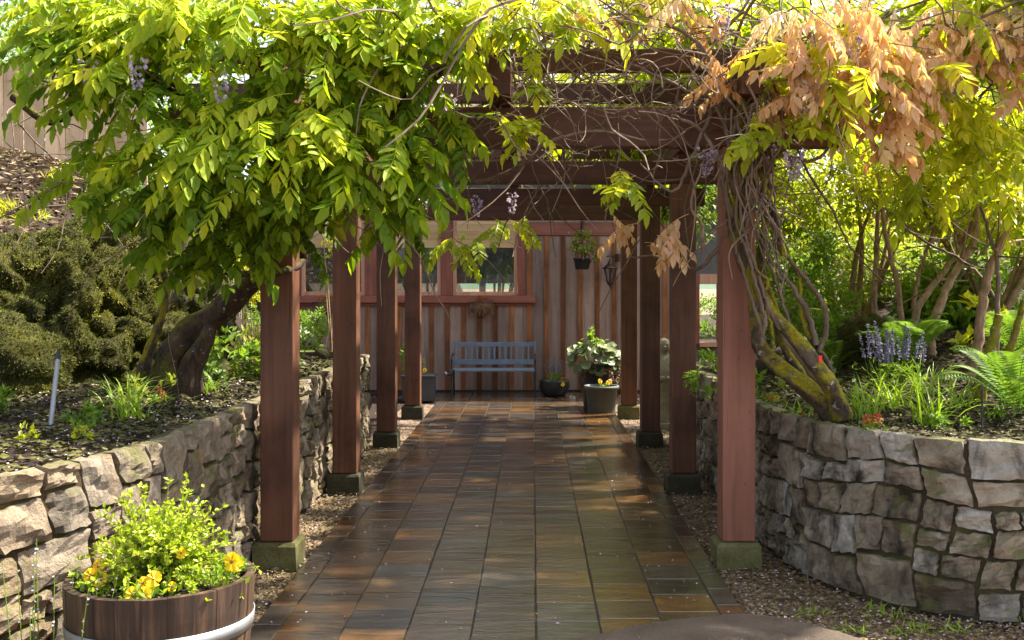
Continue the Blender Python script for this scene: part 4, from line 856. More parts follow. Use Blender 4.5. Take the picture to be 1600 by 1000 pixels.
# ------------------------------------------------------------------ rocks
def rock(name, c, r, mat, label, lump=0.35, sub=4, freq=1.1, tufts=0, seed=0, cat='rock'):
    bm = bmesh.new(); bmesh.ops.create_icosphere(bm, subdivisions=sub, radius=1.0)
    for v in bm.verts:
        p = v.co.copy(); n1 = mnoise.noise(p * freq + Vector((seed * 7.1, 3, 1))); n2 = mnoise.noise(p * freq * 2.7 + Vector((1, seed * 5.3, 2))); n3 = mnoise.noise(p * freq * 7 + Vector((4, 1, seed)))
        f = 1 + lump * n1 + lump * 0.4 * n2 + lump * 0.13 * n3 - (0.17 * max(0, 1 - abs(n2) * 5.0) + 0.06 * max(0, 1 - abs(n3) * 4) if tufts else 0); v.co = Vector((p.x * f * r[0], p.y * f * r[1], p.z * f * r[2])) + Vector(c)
    bm.normal_update(); V = np.array([v.co[:] for v in bm.verts]); N = np.array([v.normal[:] for v in bm.verts]); Fs = [tuple(v.index for v in f.verts) for f in bm.faces]; bm.free()
    root = thing(name, (c[0], c[1], c[2] - r[2] * 0.6), label, cat); part('rock', MB().add(V, np.array(Fs)), mat, root, True)
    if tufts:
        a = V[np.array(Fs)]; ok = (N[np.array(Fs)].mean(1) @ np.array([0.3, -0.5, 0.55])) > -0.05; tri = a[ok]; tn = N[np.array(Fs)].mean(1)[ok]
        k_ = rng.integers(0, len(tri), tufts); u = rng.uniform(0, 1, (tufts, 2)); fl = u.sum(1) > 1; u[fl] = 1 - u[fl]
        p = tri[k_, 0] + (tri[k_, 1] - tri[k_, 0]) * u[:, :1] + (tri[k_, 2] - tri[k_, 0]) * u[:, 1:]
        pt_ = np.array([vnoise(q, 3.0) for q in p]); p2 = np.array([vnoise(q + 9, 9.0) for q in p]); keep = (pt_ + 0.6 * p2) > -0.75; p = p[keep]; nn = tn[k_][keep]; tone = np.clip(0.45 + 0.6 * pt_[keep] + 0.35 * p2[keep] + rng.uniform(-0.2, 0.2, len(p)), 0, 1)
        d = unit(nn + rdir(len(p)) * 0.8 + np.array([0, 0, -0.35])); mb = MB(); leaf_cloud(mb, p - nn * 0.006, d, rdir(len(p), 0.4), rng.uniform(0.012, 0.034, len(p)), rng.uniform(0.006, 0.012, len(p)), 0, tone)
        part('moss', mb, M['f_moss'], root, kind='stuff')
    return root
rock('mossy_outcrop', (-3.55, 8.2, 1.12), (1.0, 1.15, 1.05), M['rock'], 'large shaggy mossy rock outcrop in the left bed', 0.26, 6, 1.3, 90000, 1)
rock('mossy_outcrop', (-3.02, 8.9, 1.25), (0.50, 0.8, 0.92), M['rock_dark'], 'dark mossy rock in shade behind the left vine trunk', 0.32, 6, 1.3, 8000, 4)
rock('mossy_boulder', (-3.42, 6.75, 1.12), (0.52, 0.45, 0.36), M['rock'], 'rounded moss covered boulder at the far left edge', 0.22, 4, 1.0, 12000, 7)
c = P(175, 300, 11.5); rock('pale_boulder', P(60, 292, 11.8), (0.3, 0.25, 0.15), M['boulder'], 'pale boulder at the top of the bank below the fence', 0.25, 3, 1.2, 0, 3)
rock('pale_boulder', P(12, 320, 10.6), (0.28, 0.25, 0.16), M['boulder'], 'grey brown boulder at the left edge of the upper bank', 0.25, 3, 1.2, 0, 12)
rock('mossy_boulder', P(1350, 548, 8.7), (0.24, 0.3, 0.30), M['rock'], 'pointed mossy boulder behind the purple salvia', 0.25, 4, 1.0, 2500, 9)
rock('small_stone', P(472, 577, 9.9), (0.09, 0.09, 0.06), M['boulder'], 'small grey stone left of the two on the wall top', 0.25, 3, 1.2, 0, 5)
rock('small_stone', P(494, 580, 9.6), (0.07, 0.07, 0.05), M['boulder'], 'small pale stone below the dark stone ball', 0.25, 3, 1.2, 0, 6)
rock('small_stone', P(415, 583, 9.5), (0.16, 0.14, 0.12), M['rock_dark'], 'dark mossy stone left of the front left post', 0.25, 3, 1.2, 0, 8)

# ------------------------------------------------------------------ leaf builders
def leaflet(mb, b, d, up, L, W, tone):
    d = d / np.linalg.norm(d); s = np.cross(d, up); s /= np.linalg.norm(s) + 1e-9; n = np.cross(s, d); f = W * 0.22; cv = -L * 0.10
    V = [b, b + d * L * 0.35 - n * f, b + d * L * 0.72 - n * f * 0.8 + n * cv * 0.5, b + d * L + n * cv * 1.3,
         b + d * L * 0.30 + s * W * 0.5, b + d * L * 0.70 + s * W * 0.36 + n * cv * 0.5, b + d * L * 0.30 - s * W * 0.5, b + d * L * 0.70 - s * W * 0.36 + n * cv * 0.5]
    mb.add(np.array(V), [(0, 4, 1), (1, 4, 5, 2), (2, 5, 3), (0, 1, 6), (1, 2, 7, 6), (2, 3, 7)], 0, tone)
def pinnate(L=0.28, pairs=5, ll=0.085, lw=0.034, droop=0.55, hang=0.35, seed=0):
    rs = random.Random(seed); mb = MB(); pts = []
    for t_ in np.linspace(0, 1, 9): pts.append(np.array([L * (t_ - 0.12 * droop * t_ * t_), 0.02 * math.sin(3 * t_ + seed), -L * droop * 0.75 * t_ * t_]))
    pts = np.array(pts); tube(mb, pts, [0.0022, 0.001], 3, 0, 0, False, 0.75)
    at = lambda t_: np.array([np.interp(t_, np.linspace(0, 1, 9), pts[:, k_]) for k_ in range(3)])
    for i in range(pairs):
        t_ = 0.26 + 0.68 * i / (pairs - 1 if pairs > 1 else 1); b = at(t_); tg = at(min(1, t_ + 0.05)) - at(max(0, t_ - 0.05)); tg /= np.linalg.norm(tg)
        for s in (-1, 1):
            sz = (0.78 + 0.34 * math.sin(math.pi * (0.2 + 0.7 * t_))) * rs.uniform(0.85, 1.1); d = tg * rs.uniform(0.45, 0.75) + np.array([0, s, 0]) * rs.uniform(0.65, 0.95) + np.array([0, 0, -1]) * (hang + rs.uniform(-0.15, 0.3))
            leaflet(mb, b, d, np.array([rs.uniform(-.2, .2), rs.uniform(-.2, .2), 1.0]), ll * sz, lw * sz, rs.uniform(0.25, 0.75))
    tg = at(1) - at(0.93); leaflet(mb, at(1), tg + np.array([0, 0, -0.2 * hang]), np.array([0.1, 0, 1.0]), ll, lw, rs.uniform(0.4, 0.8))
    return mb
WLF = [pinnate(0.29, 6, 0.088, 0.042, 0.5, 0.15, 1), pinnate(0.33, 6, 0.092, 0.042, 0.75, 0.35, 2), pinnate(0.24, 5, 0.082, 0.040, 0.4, 0.1, 3), pinnate(0.31, 6, 0.098, 0.044, 0.95, 0.5, 4), pinnate(0.26, 5, 0.08, 0.033, 0.3, 0.0, 5), pinnate(0.18, 4, 0.058, 0.024, 0.5, 0.3, 6)]
CLF = [pinnate(0.24, 5, 0.075, 0.034, 0.8, 0.9, 11), pinnate(0.28, 5, 0.08, 0.036, 0.6, 0.8, 12), pinnate(0.20, 4, 0.07, 0.032, 0.9, 1.1, 13), pinnate(0.16, 4, 0.058, 0.026, 0.9, 1.0, 14)]
def vine_leaves(blobs, seed):
    """[(centre, radii, n, tone shift)] -> list of (matrix, variant, tone)"""
    out = []; rs = np.random.default_rng(seed)
    for (c, r, n, ts) in blobs:
        c = np.asarray(c, float); r = np.asarray(r, float)
        for _ in range(n):
            o = rs.normal(size=3); o /= np.linalg.norm(o); 
            if o[1] > 0.35 and rs.uniform() < 0.6: o[1] *= -1
            p = c + o * r * rs.uniform(0.25, 1.0) ** 0.5
            h = np.array([o[0] + rs.normal() * 0.55, o[1] * 0.8 - 0.55 + rs.normal() * 0.5, 0]); h /= np.linalg.norm(h) + 1e-9
            x = h + np.array([0, 0, rs.uniform(-0.45, 0.25)]); up = np.array([rs.normal() * 0.3, rs.normal() * 0.3 - 0.25, 1.0]) + o * np.array([0.3, 0.3, 0])
            X, Y_, Z_ = frame(x, up); s = rs.uniform(0.62, 1.28); tone = ts + (0.13 if seed == 21 else 0) + 0.32 * o[2] + rs.normal() * 0.2  # lighter tone towards clump tops puts sunlit crowns into the leaf colour
            out.append((mat_from(X, Y_, Z_, p - X * 0.16, s), int(rs.integers(0, 100)), tone))
    return out
def in_view(p): 
    if p[1] < 0.5: return False
    px = CX + p[0] / p[1] * F; py = CY - (p[2] - CH) / p[1] * F; return -60 < px < 1660 and -60 < py < 1060
def add_leaves(root, leaves, forms, mats, nparts, name='leaf'):
    leaves.sort(key=lambda q: (0 if in_view(q[0][:3, 3]) else 1, q[0][1, 3]))
    bins = {}
    for T, vi, tone in leaves[:nparts]:
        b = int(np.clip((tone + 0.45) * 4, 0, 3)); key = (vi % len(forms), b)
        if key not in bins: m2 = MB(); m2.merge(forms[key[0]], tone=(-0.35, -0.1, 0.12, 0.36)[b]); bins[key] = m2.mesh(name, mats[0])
        inst(name, bins[key], root, T)
    if len(leaves) > nparts:
        mb = MB()
        for T, vi, tone in leaves[nparts:]: mb.merge(forms[vi % len(forms)], T, tone * 0.9)
        part('foliage', mb, mats, root, kind='stuff')
def raceme(mb, top, L, r_, n=46):
    t_ = rng.uniform(0, 1, n); a = rng.uniform(0, 6.28, n); rad = r_ * (1 - 0.75 * t_)
    p = np.stack([top[0] + rad * np.cos(a) * 0.5, top[1] + rad * np.sin(a) * 0.5, top[2] - t_ * L], -1); d = np.stack([np.cos(a), np.sin(a), np.full(n, -0.35)], -1)
    for q in range(2): leaf_cloud(mb, p, unit(d + rdir(n) * 0.5), rdir(n, 0.5), 0.026 * (1 - 0.4 * t_), 0.022, 0, rng.uniform(0, 1, n))
def twigs(mb, n, c, r, L=(0.4, 1.1), rad=(0.003, 0.007), curl=0.5, down=-0.1):
    for _ in range(n):
        p = np.asarray(c) + rng.uniform(-1, 1, 3) * np.asarray(r); d = rdir(1)[0] * np.array([1, 0.8, 0.45]); d /= np.linalg.norm(d); L_ = rng.uniform(*L); pts = [p]
        for s in range(6): d = unit(d + rng.normal(size=3) * curl * 0.55 + np.array([0, 0, down])); pts.append(pts[-1] + d * L_ / 6)
        r0 = rng.uniform(*rad); tube(mb, crom(pts, 2), [r0, r0 * 0.45], 4, 0, 0, False)
def stem(root, pts, r0, r1, mat, name='stem', n=8, lump=0.12, res=7, wob=0.0):
    cv = crom(pts, res)
    if wob: cv[1:-1] += rng.normal(size=(len(cv) - 2, 3)) * wob
    tk = name == 'trunk' and mat.name in ('vine_bark', 'old_vine_bark'); mb = MB(); tube(mb, cv, np.linspace(r0, r1, len(cv)) if np.ndim(r0) == 0 else r0, 18 if tk else n, 0, lump * (0.5 if tk else 1), strand=0.13 if tk else 0.05); return part(name, mb, mat, root, True, loc=cv[0])

# ------------------------------------------------------------------ left wisteria
wl_ = thing('wisteria_vine', P(285, 605, 7.2), 'leafy green wisteria with thick leaning trunk covering the left of the pergola', 'vine')
Y = 7.2
stem(wl_, PX([(262, 622, 7.1), (272, 560, 7.15), (300, 520, 7.2), (345, 488, 7.2), (392, 440, 7.1), (430, 405, 7.0), (470, 365, 6.85), (510, 330, 6.75)]), [0.135, 0.115, 0.10, 0.08, 0.066, 0.058, 0.05, 0.045], 0, M['bark_dark'], 'trunk', 12, 0.10)
stem(wl_, PX([(292, 620, 7.05), (300, 570, 7.05), (322, 530, 7.1), (330, 500, 7.2)]), [0.10, 0.075, 0.05, 0.03], 0, M['bark_dark'], 'trunk', 10, 0.10)
stem(wl_, PX([(245, 600, 7.3), (232, 560, 7.3), (250, 500, 7.3), (262, 450, 7.3), (250, 400, 7.2), (258, 340, 7.0)]), 0.035, 0.02, M['bark'], 'branch', 8)
stem(wl_, PX([(215, 585, 7.0), (232, 540, 7.05), (252, 495, 7.1), (266, 440, 7.1), (300, 380, 7.0), (350, 330, 6.7)]), 0.022, 0.014, M['bark'], 'branch', 7)
stem(wl_, PX([(470, 365, 6.9), (474, 390, 6.6), (470, 410, 6.55), (440, 425, 6.2), (395, 428, 6.15), (350, 425, 6.1), (310, 400, 6.1)]), 0.030, 0.015, M['bark_dark'], 'branch', 7)
stem(wl_, PX([(500, 335, 6.75), (430, 250, 6.3), (340, 180, 6.0), (240, 120, 5.9), (150, 80, 5.9)]), 0.045, 0.02, M['bark_dark'], 'branch', 8)
stem(wl_, PX([(500, 335, 6.75), (560, 230, 6.3), (640, 150, 6.0), (720, 90, 5.9), (830, 40, 5.8)]), 0.045, 0.02, M['bark_dark'], 'branch', 8)
stem(wl_, PX([(690, 285, 6.4), (760, 282, 6.25), (820, 255, 6.1), (850, 225, 6.0), (930, 205, 6.0), (1010, 220, 6.0)]), 0.014, 0.007, M['twig'], 'branch', 6)
stem(wl_, PX([(20, 150, 6.2), (80, 190, 6.2), (150, 150, 6.2), (230, 120, 6.1)]), 0.025, 0.02, M['bark_dark'], 'branch', 7)
mb = MB(); twigs(mb, 70, P(330, 200, 6.1), (1.3, 0.5, 0.6), rad=(0.003, 0.006)); twigs(mb, 30, P(700, 130, 6.0), (0.5, 0.4, 0.25)); part('twigs', mb, M['twig'], wl_, kind='stuff')
LB = [(P(330, 80, 5.7), (0.95, 0.34, 0.40), 159, 0.16), (P(150, 85, 5.9), (0.5, 0.31, 0.32), 55, -0.02), (P(520, 120, 5.8), (0.6, 0.31, 0.42), 96, 0.1), (P(430, 240, 5.5), (0.75, 0.31, 0.33), 136, 0.08), (P(260, 260, 5.7), (0.5, 0.28, 0.33), 70, -0.02),
      (P(565, 255, 5.7), (0.42, 0.24, 0.28), 74, 0.0), (P(325, 335, 5.8), (0.42, 0.22, 0.24), 57, -0.08), (P(470, 335, 5.9), (0.28, 0.19, 0.20), 29, -0.12), (P(155, 265, 6.0), (0.2, 0.19, 0.18), 13, -0.12), (P(640, 80, 5.9), (0.30, 0.22, 0.26), 35, 0.14), (P(670, 190, 6.0), (0.26, 0.19, 0.2), 25, 0.0),
      (P(318, 400, 6.0), (0.14, 0.2, 0.13), 8, -0.1), (P(620, 330, 6.2), (0.2, 0.19, 0.12), 14, -0.12), (P(700, 40, 5.7), (0.3, 0.19, 0.18), 22, 0.25), (P(600, 5, 6.0), (0.5, 0.3, 0.14), 34, 0.25), (P(250, 5, 6.0), (0.9, 0.3, 0.14), 44, 0.25), (P(450, 20, 5.9), (1.2, 0.31, 0.25), 88, 0.3), (P(70, 30, 5.9), (0.35, 0.22, 0.2), 17, -0.1)]
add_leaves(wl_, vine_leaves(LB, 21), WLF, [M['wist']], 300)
mb = MB()
for (px, py, yy) in ((140, 95, 5.6), (690, 235, 6.3), (700, 150, 6.2), (590, 300, 6.4), (660, 310, 7.5), (800, 300, 8.2), (745, 305, 8.2), (345, 110, 5.4), (215, 90, 5.4)): raceme(mb, P(px, py, yy), 0.16, 0.07)
part('flower_cluster', mb, M['lilac_petal'], wl_)

# ------------------------------------------------------------------ right wisteria
wr_ = thing('wisteria_vine', P(1305, 645, 6.2), 'old twining wisteria with mossy stems and coppery leaves at the front right post', 'vine')
base = P(1308, 652, 6.15)
stem(wr_, PX([(1315, 655, 6.12), (1270, 615, 6.1), (1225, 580, 6.12), (1190, 545, 6.15), (1182, 500, 6.2), (1172, 440, 6.22), (1150, 380, 6.2), (1140, 300, 6.2), (1150, 230, 6.15), (1160, 160, 6.1)]), [0.070, 0.050, 0.043, 0.038, 0.030, 0.027, 0.026, 0.026], 0, M['bark'], 'trunk', 11, 0.10)
stem(wr_, PX([(1318, 650, 6.05), (1302, 610, 6.0), (1270, 565, 5.98), (1235, 520, 6.0), (1200, 480, 6.05), (1180, 440, 6.1), (1165, 390, 6.1), (1160, 320, 6.05), (1175, 250, 6.0), (1190, 200, 6.0)]), [0.055, 0.042, 0.039, 0.035, 0.030, 0.027, 0.024, 0.022], 0, M['bark'], 'trunk', 11, 0.10)
stem(wr_, PX([(1290, 640, 6.2), (1255, 590, 6.2), (1225, 540, 6.2), (1210, 480, 6.2), (1190, 420, 6.2), (1195, 350, 6.15), (1210, 290, 6.1)]), 0.03, 0.018, M['bark'], 'stem', 9)
S_ = [[(1320, 645), (1300, 580), (1282, 550), (1260, 520), (1250, 470), (1248, 430), (1230, 400), (1215, 385), (1205, 340), (1195, 280), (1185, 220)],
      [(1280, 550), (1290, 520), (1288, 480), (1270, 450), (1250, 425), (1225, 395), (1210, 370)],
      [(1275, 540), (1262, 490), (1240, 450), (1215, 420), (1200, 400)],
      [(1210, 545), (1205, 510), (1195, 470), (1200, 440), (1180, 420), (1160, 370), (1165, 300), (1150, 240)],
      [(1190, 540), (1195, 500), (1185, 460), (1170, 400), (1150, 340), (1165, 260)], [(1237, 520), (1220, 460), (1205, 420), (1195, 370), (1190, 300), (1200, 230), (1180, 170)],
      [(1225, 400), (1210, 330), (1185, 260), (1175, 190), (1150, 140)], [(1160, 380), (1172, 320), (1160, 260), (1180, 200)], [(1145, 340), (1130, 290), (1140, 230), (1120, 170), (1080, 120)],
      [(1200, 350), (1195, 290), (1215, 240), (1240, 215), (1300, 190)], [(1150, 300), (1120, 240), (1090, 200), (1050, 180)], [(1180, 330), (1150, 250), (1150, 190), (1190, 140), (1250, 110)], [(1316, 640), (1265, 575), (1215, 510), (1190, 455), (1168, 400), (1150, 330), (1130, 270)], [(1300, 620), (1250, 560), (1205, 490), (1185, 430), (1160, 350), (1155, 270)], [(1195, 530), (1178, 480), (1160, 420), (1145, 370), (1135, 300), (1145, 220)], [(1200, 320), (1170, 270), (1140, 220), (1130, 160)], [(1205, 300), (1195, 240), (1190, 200)]]
for i, s in enumerate(S_): stem(wr_, PX([(a, b_, 6.05 - 0.015 * (i % 5)) for a, b_ in s]), random.uniform(0.010, 0.020), random.uniform(0.006, 0.010), M['twig'] if i % 3 else M['bark'], 'stem', 7, 0.06, wob=0.003)
for s in ([(1120, 390, 6.1), (1090, 420, 6.2), (1060, 410, 6.3), (1020, 400, 6.5), (985, 403, 6.7)], [(1120, 150, 6.1), (1080, 250, 6.0), (1050, 300, 6.0), (1000, 255, 6.0)], [(1250, 215, 6.0), (1350, 180, 6.0), (1450, 120, 6.0), (1600, 90, 6.0)], [(1200, 150, 6), (1300, 80, 6), (1450, 40, 6), (1600, 40, 6)],
          [(1140, 180, 6.1), (1050, 130, 6.1), (960, 90, 6.1), (860, 60, 6.1)], [(1150, 150, 6.1), (1080, 60, 6.1), (1000, 20, 6.1), (920, -20, 6.1)], [(1210, 240, 6.0), (1270, 250, 5.9), (1310, 215, 5.9), (1360, 160, 5.9)], [(1100, 395, 6.1), (1095, 350, 6.05), (1080, 320, 6.0), (1100, 250, 6.0)]):
    stem(wr_, PX(s), 0.013, 0.005, M['twig'], 'branch', 6, 0.05, wob=0.004)
for i in range(16):
    a0, a1 = random.uniform(1125, 1225), random.uniform(1150, 1235); y0, y1 = random.uniform(120, 240), random.uniform(330, 470); pts = [(a0 + (a1 - a0) * t_ + 22 * math.sin(t_ * random.uniform(4, 9) + i) * (0.3 + t_ * (1 - t_) * 3), y0 + (y1 - y0) * t_, 6.0 - random.uniform(0, 0.12)) for t_ in np.linspace(0, 1, 7)]; stem(wr_, PX(pts), random.uniform(0.005, 0.010), 0.004, M['twig'], 'stem', 6, 0.05)
mb = MB(); twigs(mb, 150, P(1010, 100, 6.2), (0.9, 0.5, 0.36), curl=0.9); twigs(mb, 40, P(1180, 230, 6.15), (0.18, 0.14, 0.35), (0.3, 0.6), (0.003, 0.007), 0.5, -0.1); twigs(mb, 130, P(1440, 70, 6.4), (1.1, 0.6, 0.3), curl=0.7); twigs(mb, 90, P(950, 40, 6.6), (1.2, 0.6, 0.28), curl=0.8)
twigs(mb, 30, P(1000, 190, 6.2), (0.5, 0.2, 0.25), (0.3, 0.7), (0.003, 0.006), 0.8); twigs(mb, 12, P(1180, 300, 6.1), (0.12, 0.1, 0.25), (0.3, 0.6), (0.003, 0.006), 0.3, -0.2); part('twigs', mb, M['twig'], wr_, kind='stuff')
CB = [(P(1290, 60, 5.9), (0.5, 0.4, 0.28), 72, 0.1), (P(1370, 120, 5.9), (0.40, 0.36, 0.28), 58, 0.1), (P(1235, 120, 5.9), (0.22, 0.3, 0.2), 26, -0.05), (P(1390, 200, 5.9), (0.17, 0.25, 0.2), 22, 0.05), (P(1430, 60, 6.0), (0.3, 0.3, 0.22), 40, 0.1), (P(1540, 50, 6.2), (0.45, 0.4, 0.2), 50, 0.1),
      (P(1120, 100, 6.0), (0.2, 0.3, 0.12), 12, 0.0), (P(975, 350, 6.6), (0.12, 0.12, 0.04), 6, 0.15), (P(1050, 362, 6.2), (0.12, 0.14, 0.08), 9, 0.1), (P(900, 20, 6.0), (0.3, 0.3, 0.1), 12, 0.0), (P(1050, 20, 6.2), (0.4, 0.4, 0.14), 22, 0.0), (P(1590, 120, 6.2), (0.12, 0.2, 0.12), 6, 0)]
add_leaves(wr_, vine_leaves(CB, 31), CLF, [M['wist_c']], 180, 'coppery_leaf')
GB = [(P(1240, 190, 5.8), (0.16, 0.2, 0.07), 7, 0.05), (P(1180, 200, 5.8), (0.12, 0.15, 0.06), 5, 0.05), (P(1290, 172, 5.8), (0.1, 0.12, 0.05), 4, -0.1), (P(1330, 90, 5.8), (0.45, 0.3, 0.22), 26, 0.25), (P(1440, 110, 5.9), (0.25, 0.3, 0.15), 12, 0.25), (P(1220, 90, 5.8), (0.12, 0.15, 0.1), 7, 0.2), (P(1480, 190, 6.6), (0.38, 0.3, 0.25), 40, 0.2), (P(1560, 240, 6.6), (0.3, 0.3, 0.25), 28, 0.2), (P(1440, 260, 6.9), (0.25, 0.3, 0.2), 14, 0.1),
      (P(965, 285, 5.9), (0.10, 0.12, 0.07), 7, -0.05), (P(840, 110, 5.8), (0.07, 0.12, 0.1), 5, 0.05), (P(790, 20, 5.8), (0.32, 0.3, 0.12), 24, 0.2), (P(880, 15, 5.9), (0.25, 0.25, 0.1), 16, 0.15), (P(1000, 0, 6.3), (0.45, 0.3, 0.1), 22, 0.1), (P(810, 190, 5.9), (0.12, 0.15, 0.06), 8, 0.1), (P(715, 375, 10.5), (0.25, 0.2, 0.12), 9, -0.25), (P(800, 350, 11), (0.4, 0.3, 0.06), 8, -0.15), (P(1600, 300, 6.9), (0.2, 0.3, 0.2), 16, 0.1)]
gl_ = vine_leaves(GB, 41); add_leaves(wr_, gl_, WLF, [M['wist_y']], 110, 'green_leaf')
mb = MB()
for (px, py, yy) in ((1105, 232, 6.0), (1240, 238, 5.8), (1262, 148, 5.75), (1130, 8, 5.9), (1200, 215, 6.0), (1590, 15, 6.0), (1485, 120, 6.1), (1330, 60, 5.7)): raceme(mb, P(px, py, yy), 0.14, 0.085, 60)
part('flower_cluster', mb, M['lilac_petal'], wr_)
c = P(1282, 561, 5.93); mb = MB(); V = [c + np.array(v) for v in ((-0.010, 0, 0.017), (0.010, 0.005, 0.019), (0.011, 0.002, -0.017), (-0.009, -0.003, -0.019))]; V += [v + np.array([0, 0.003, 0]) for v in V]
tag(part('plant_tag', mb.add(V, [(0, 3, 2, 1), (4, 5, 6, 7), (0, 1, 5, 4), (1, 2, 6, 5), (2, 3, 7, 6), (3, 0, 4, 7)]), M['red'], loc=c), 'small red plant tag tied to the right vine stem', 'tag')
# leaf roof over the pergola
roofv = thing('wisteria_canopy', (0, 9.5, 3.05), 'wisteria growth lying over the top of the pergola', 'vine')
n = 3000; rs = np.random.default_rng(5); mb = MB()
for _ in range(n):
    p = np.array([-2.4 + 5.4 * rs.uniform(0, 1) ** 0.8, rs.uniform(5.6, 14.4), rs.uniform(3.05, 3.5)])
    if p[0] > 2.5 and p[1] > 8.6: p[0] = 2.5 - rs.uniform(0, 2.2); a = rs.uniform(0, 6.28); X, Y_, Z_ = frame((math.cos(a), math.sin(a), rs.uniform(-0.3, 0.2)), (rs.normal() * .3, rs.normal() * .3, 1)); mb.merge(WLF[int(rs.integers(0, 6))], mat_from(X, Y_, Z_, p, rs.uniform(1.0, 1.5)), rs.normal() * 0.15)
for _ in range(900):  # extra canopy leaves added to shade the path below
    p = np.array([rs.uniform(0.8, 2.4), rs.uniform(7.0, 12), rs.uniform(3.2, 3.6)]); a = rs.uniform(0, 6.28); X, Y_, Z_ = frame((math.cos(a), math.sin(a), rs.uniform(-0.3, 0.2)), (rs.normal() * .3, rs.normal() * .3, 1)); mb.merge(WLF[int(rs.integers(0, 6))], mat_from(X, Y_, Z_, p, rs.uniform(1.0, 1.5)), rs.normal() * 0.15)
for _ in range(560):  # more leaves added past the right posts to keep sun off the path
    p = np.array([rs.uniform(2.35, 3.3), rs.uniform(5.9, 8.6), rs.uniform(3.15, 3.55)]); a = rs.uniform(0, 6.28); X, Y_, Z_ = frame((math.cos(a), math.sin(a), rs.uniform(-0.3, 0.2)), (rs.normal() * .3, rs.normal() * .3, 1)); mb.merge(WLF[int(rs.integers(0, 6))], mat_from(X, Y_, Z_, p, rs.uniform(0.9, 1.4)), rs.normal() * 0.15)
part('foliage', mb, M['wist_y'], roofv, kind='stuff')
mb = MB(); twigs(mb, 320, (0.4, 9.8, 3.12), (2.6, 4.0, 0.12), (0.8, 2.0), (0.005, 0.012), 0.5, 0.0); part('twigs', mb, M['twig'], roofv, kind='stuff')

# ------------------------------------------------------------------ plants of the beds
def bush(name, label, blobs, n, L, W, mat, stems=5, cat='shrub', base=None, bark='bark_shrub', group=None, shell=0.5):
    c0 = np.asarray(blobs[0][0], float); gz = base if base is not None else float(z_right(c0[0], c0[1]) if c0[0] > 0 else z_left(c0[0], c0[1]))
    root = thing(name, (c0[0], c0[1], gz), label, cat, group); mb = MB(); crown_cloud(mb, blobs, n, L, W, 0, shell); part('foliage' if cat != 'tree' else 'crown', mb, mat, root, kind='stuff')
    mb = MB()
    for i in range(stems):
        b_ = blobs[i % len(blobs)]; e = np.asarray(b_[0]) + rng.uniform(-0.7, 0.7, 3) * np.asarray(b_[1]); s = np.array([c0[0] + rng.uniform(-.06, .06), c0[1] + rng.uniform(-.06, .06), gz - 0.03]); m_ = (s + e) / 2 + rng.normal(size=3) * 0.05
        tube(mb, crom([s, m_, e], 5), [0.012 + 0.01 * (cat == 'tree') * 3, 0.004], 5, 0, 0.05)
    part('stems' if cat != 'tree' else 'trunk', mb, M[bark], root, True); return root
def Bl(px, py, Y, r, w=1.0): return (P(px, py, Y), r, w)
# far trees that close the view
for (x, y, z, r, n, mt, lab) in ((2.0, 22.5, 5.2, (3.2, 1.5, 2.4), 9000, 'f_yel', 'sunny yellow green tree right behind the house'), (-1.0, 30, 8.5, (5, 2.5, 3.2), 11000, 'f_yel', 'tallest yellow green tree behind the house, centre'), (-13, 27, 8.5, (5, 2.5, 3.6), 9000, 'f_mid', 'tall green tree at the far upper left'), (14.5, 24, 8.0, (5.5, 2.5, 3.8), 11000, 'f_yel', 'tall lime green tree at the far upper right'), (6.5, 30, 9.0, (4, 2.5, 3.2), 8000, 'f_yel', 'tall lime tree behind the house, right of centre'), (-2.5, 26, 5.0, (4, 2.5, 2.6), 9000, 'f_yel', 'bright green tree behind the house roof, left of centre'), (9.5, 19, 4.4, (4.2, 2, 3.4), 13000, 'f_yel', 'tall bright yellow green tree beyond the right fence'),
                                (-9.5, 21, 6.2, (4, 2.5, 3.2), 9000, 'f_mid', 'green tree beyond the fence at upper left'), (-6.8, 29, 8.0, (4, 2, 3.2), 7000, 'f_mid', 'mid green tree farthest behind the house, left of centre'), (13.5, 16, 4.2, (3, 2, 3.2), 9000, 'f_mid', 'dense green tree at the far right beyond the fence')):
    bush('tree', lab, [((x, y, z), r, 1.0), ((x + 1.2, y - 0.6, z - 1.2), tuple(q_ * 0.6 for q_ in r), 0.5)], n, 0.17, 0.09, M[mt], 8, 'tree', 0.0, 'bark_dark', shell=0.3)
# shrubs at right, back to front
bush('shrub', 'dense dark shrub filling the bed before the brown fence', [Bl(1300, 420, 11.6, (1.0, 0.7, 0.55)), Bl(1420, 470, 11, (0.8, 0.6, 0.5))], 9000, 0.085, 0.036, M['f_bronze'], 8)
bush('shrub', 'bright green broad leaved shrub at the right edge of the bed', [Bl(1560, 430, 9.8, (0.75, 0.6, 0.62)), Bl(1480, 480, 9.6, (0.4, 0.4, 0.3))], 5200, 0.10, 0.052, M['f_mid'], 8)
bush('shrub', 'leafy green shrub behind the right vine stems', [Bl(1255, 490, 9.8, (0.45, 0.5, 0.4)), Bl(1230, 400, 10.4, (0.5, 0.5, 0.3))], 4200, 0.075, 0.03, M['f_mid'], 6)
bush('shrub', 'bright lime shrub between the vine stems and the brown fence', [Bl(1270, 360, 12.0, (0.7, 0.5, 0.35)), Bl(1370, 400, 11.9, (0.5, 0.4, 0.3))], 3600, 0.075, 0.034, M['f_yel'], 6)
bush('shrub', 'dark evergreen shrub low beneath the bare trunks', [Bl(1440, 560, 10.4, (0.8, 0.5, 0.35)), Bl(1560, 560, 9.9, (0.6, 0.4, 0.3))], 3000, 0.08, 0.036, M['f_dark'], 6)
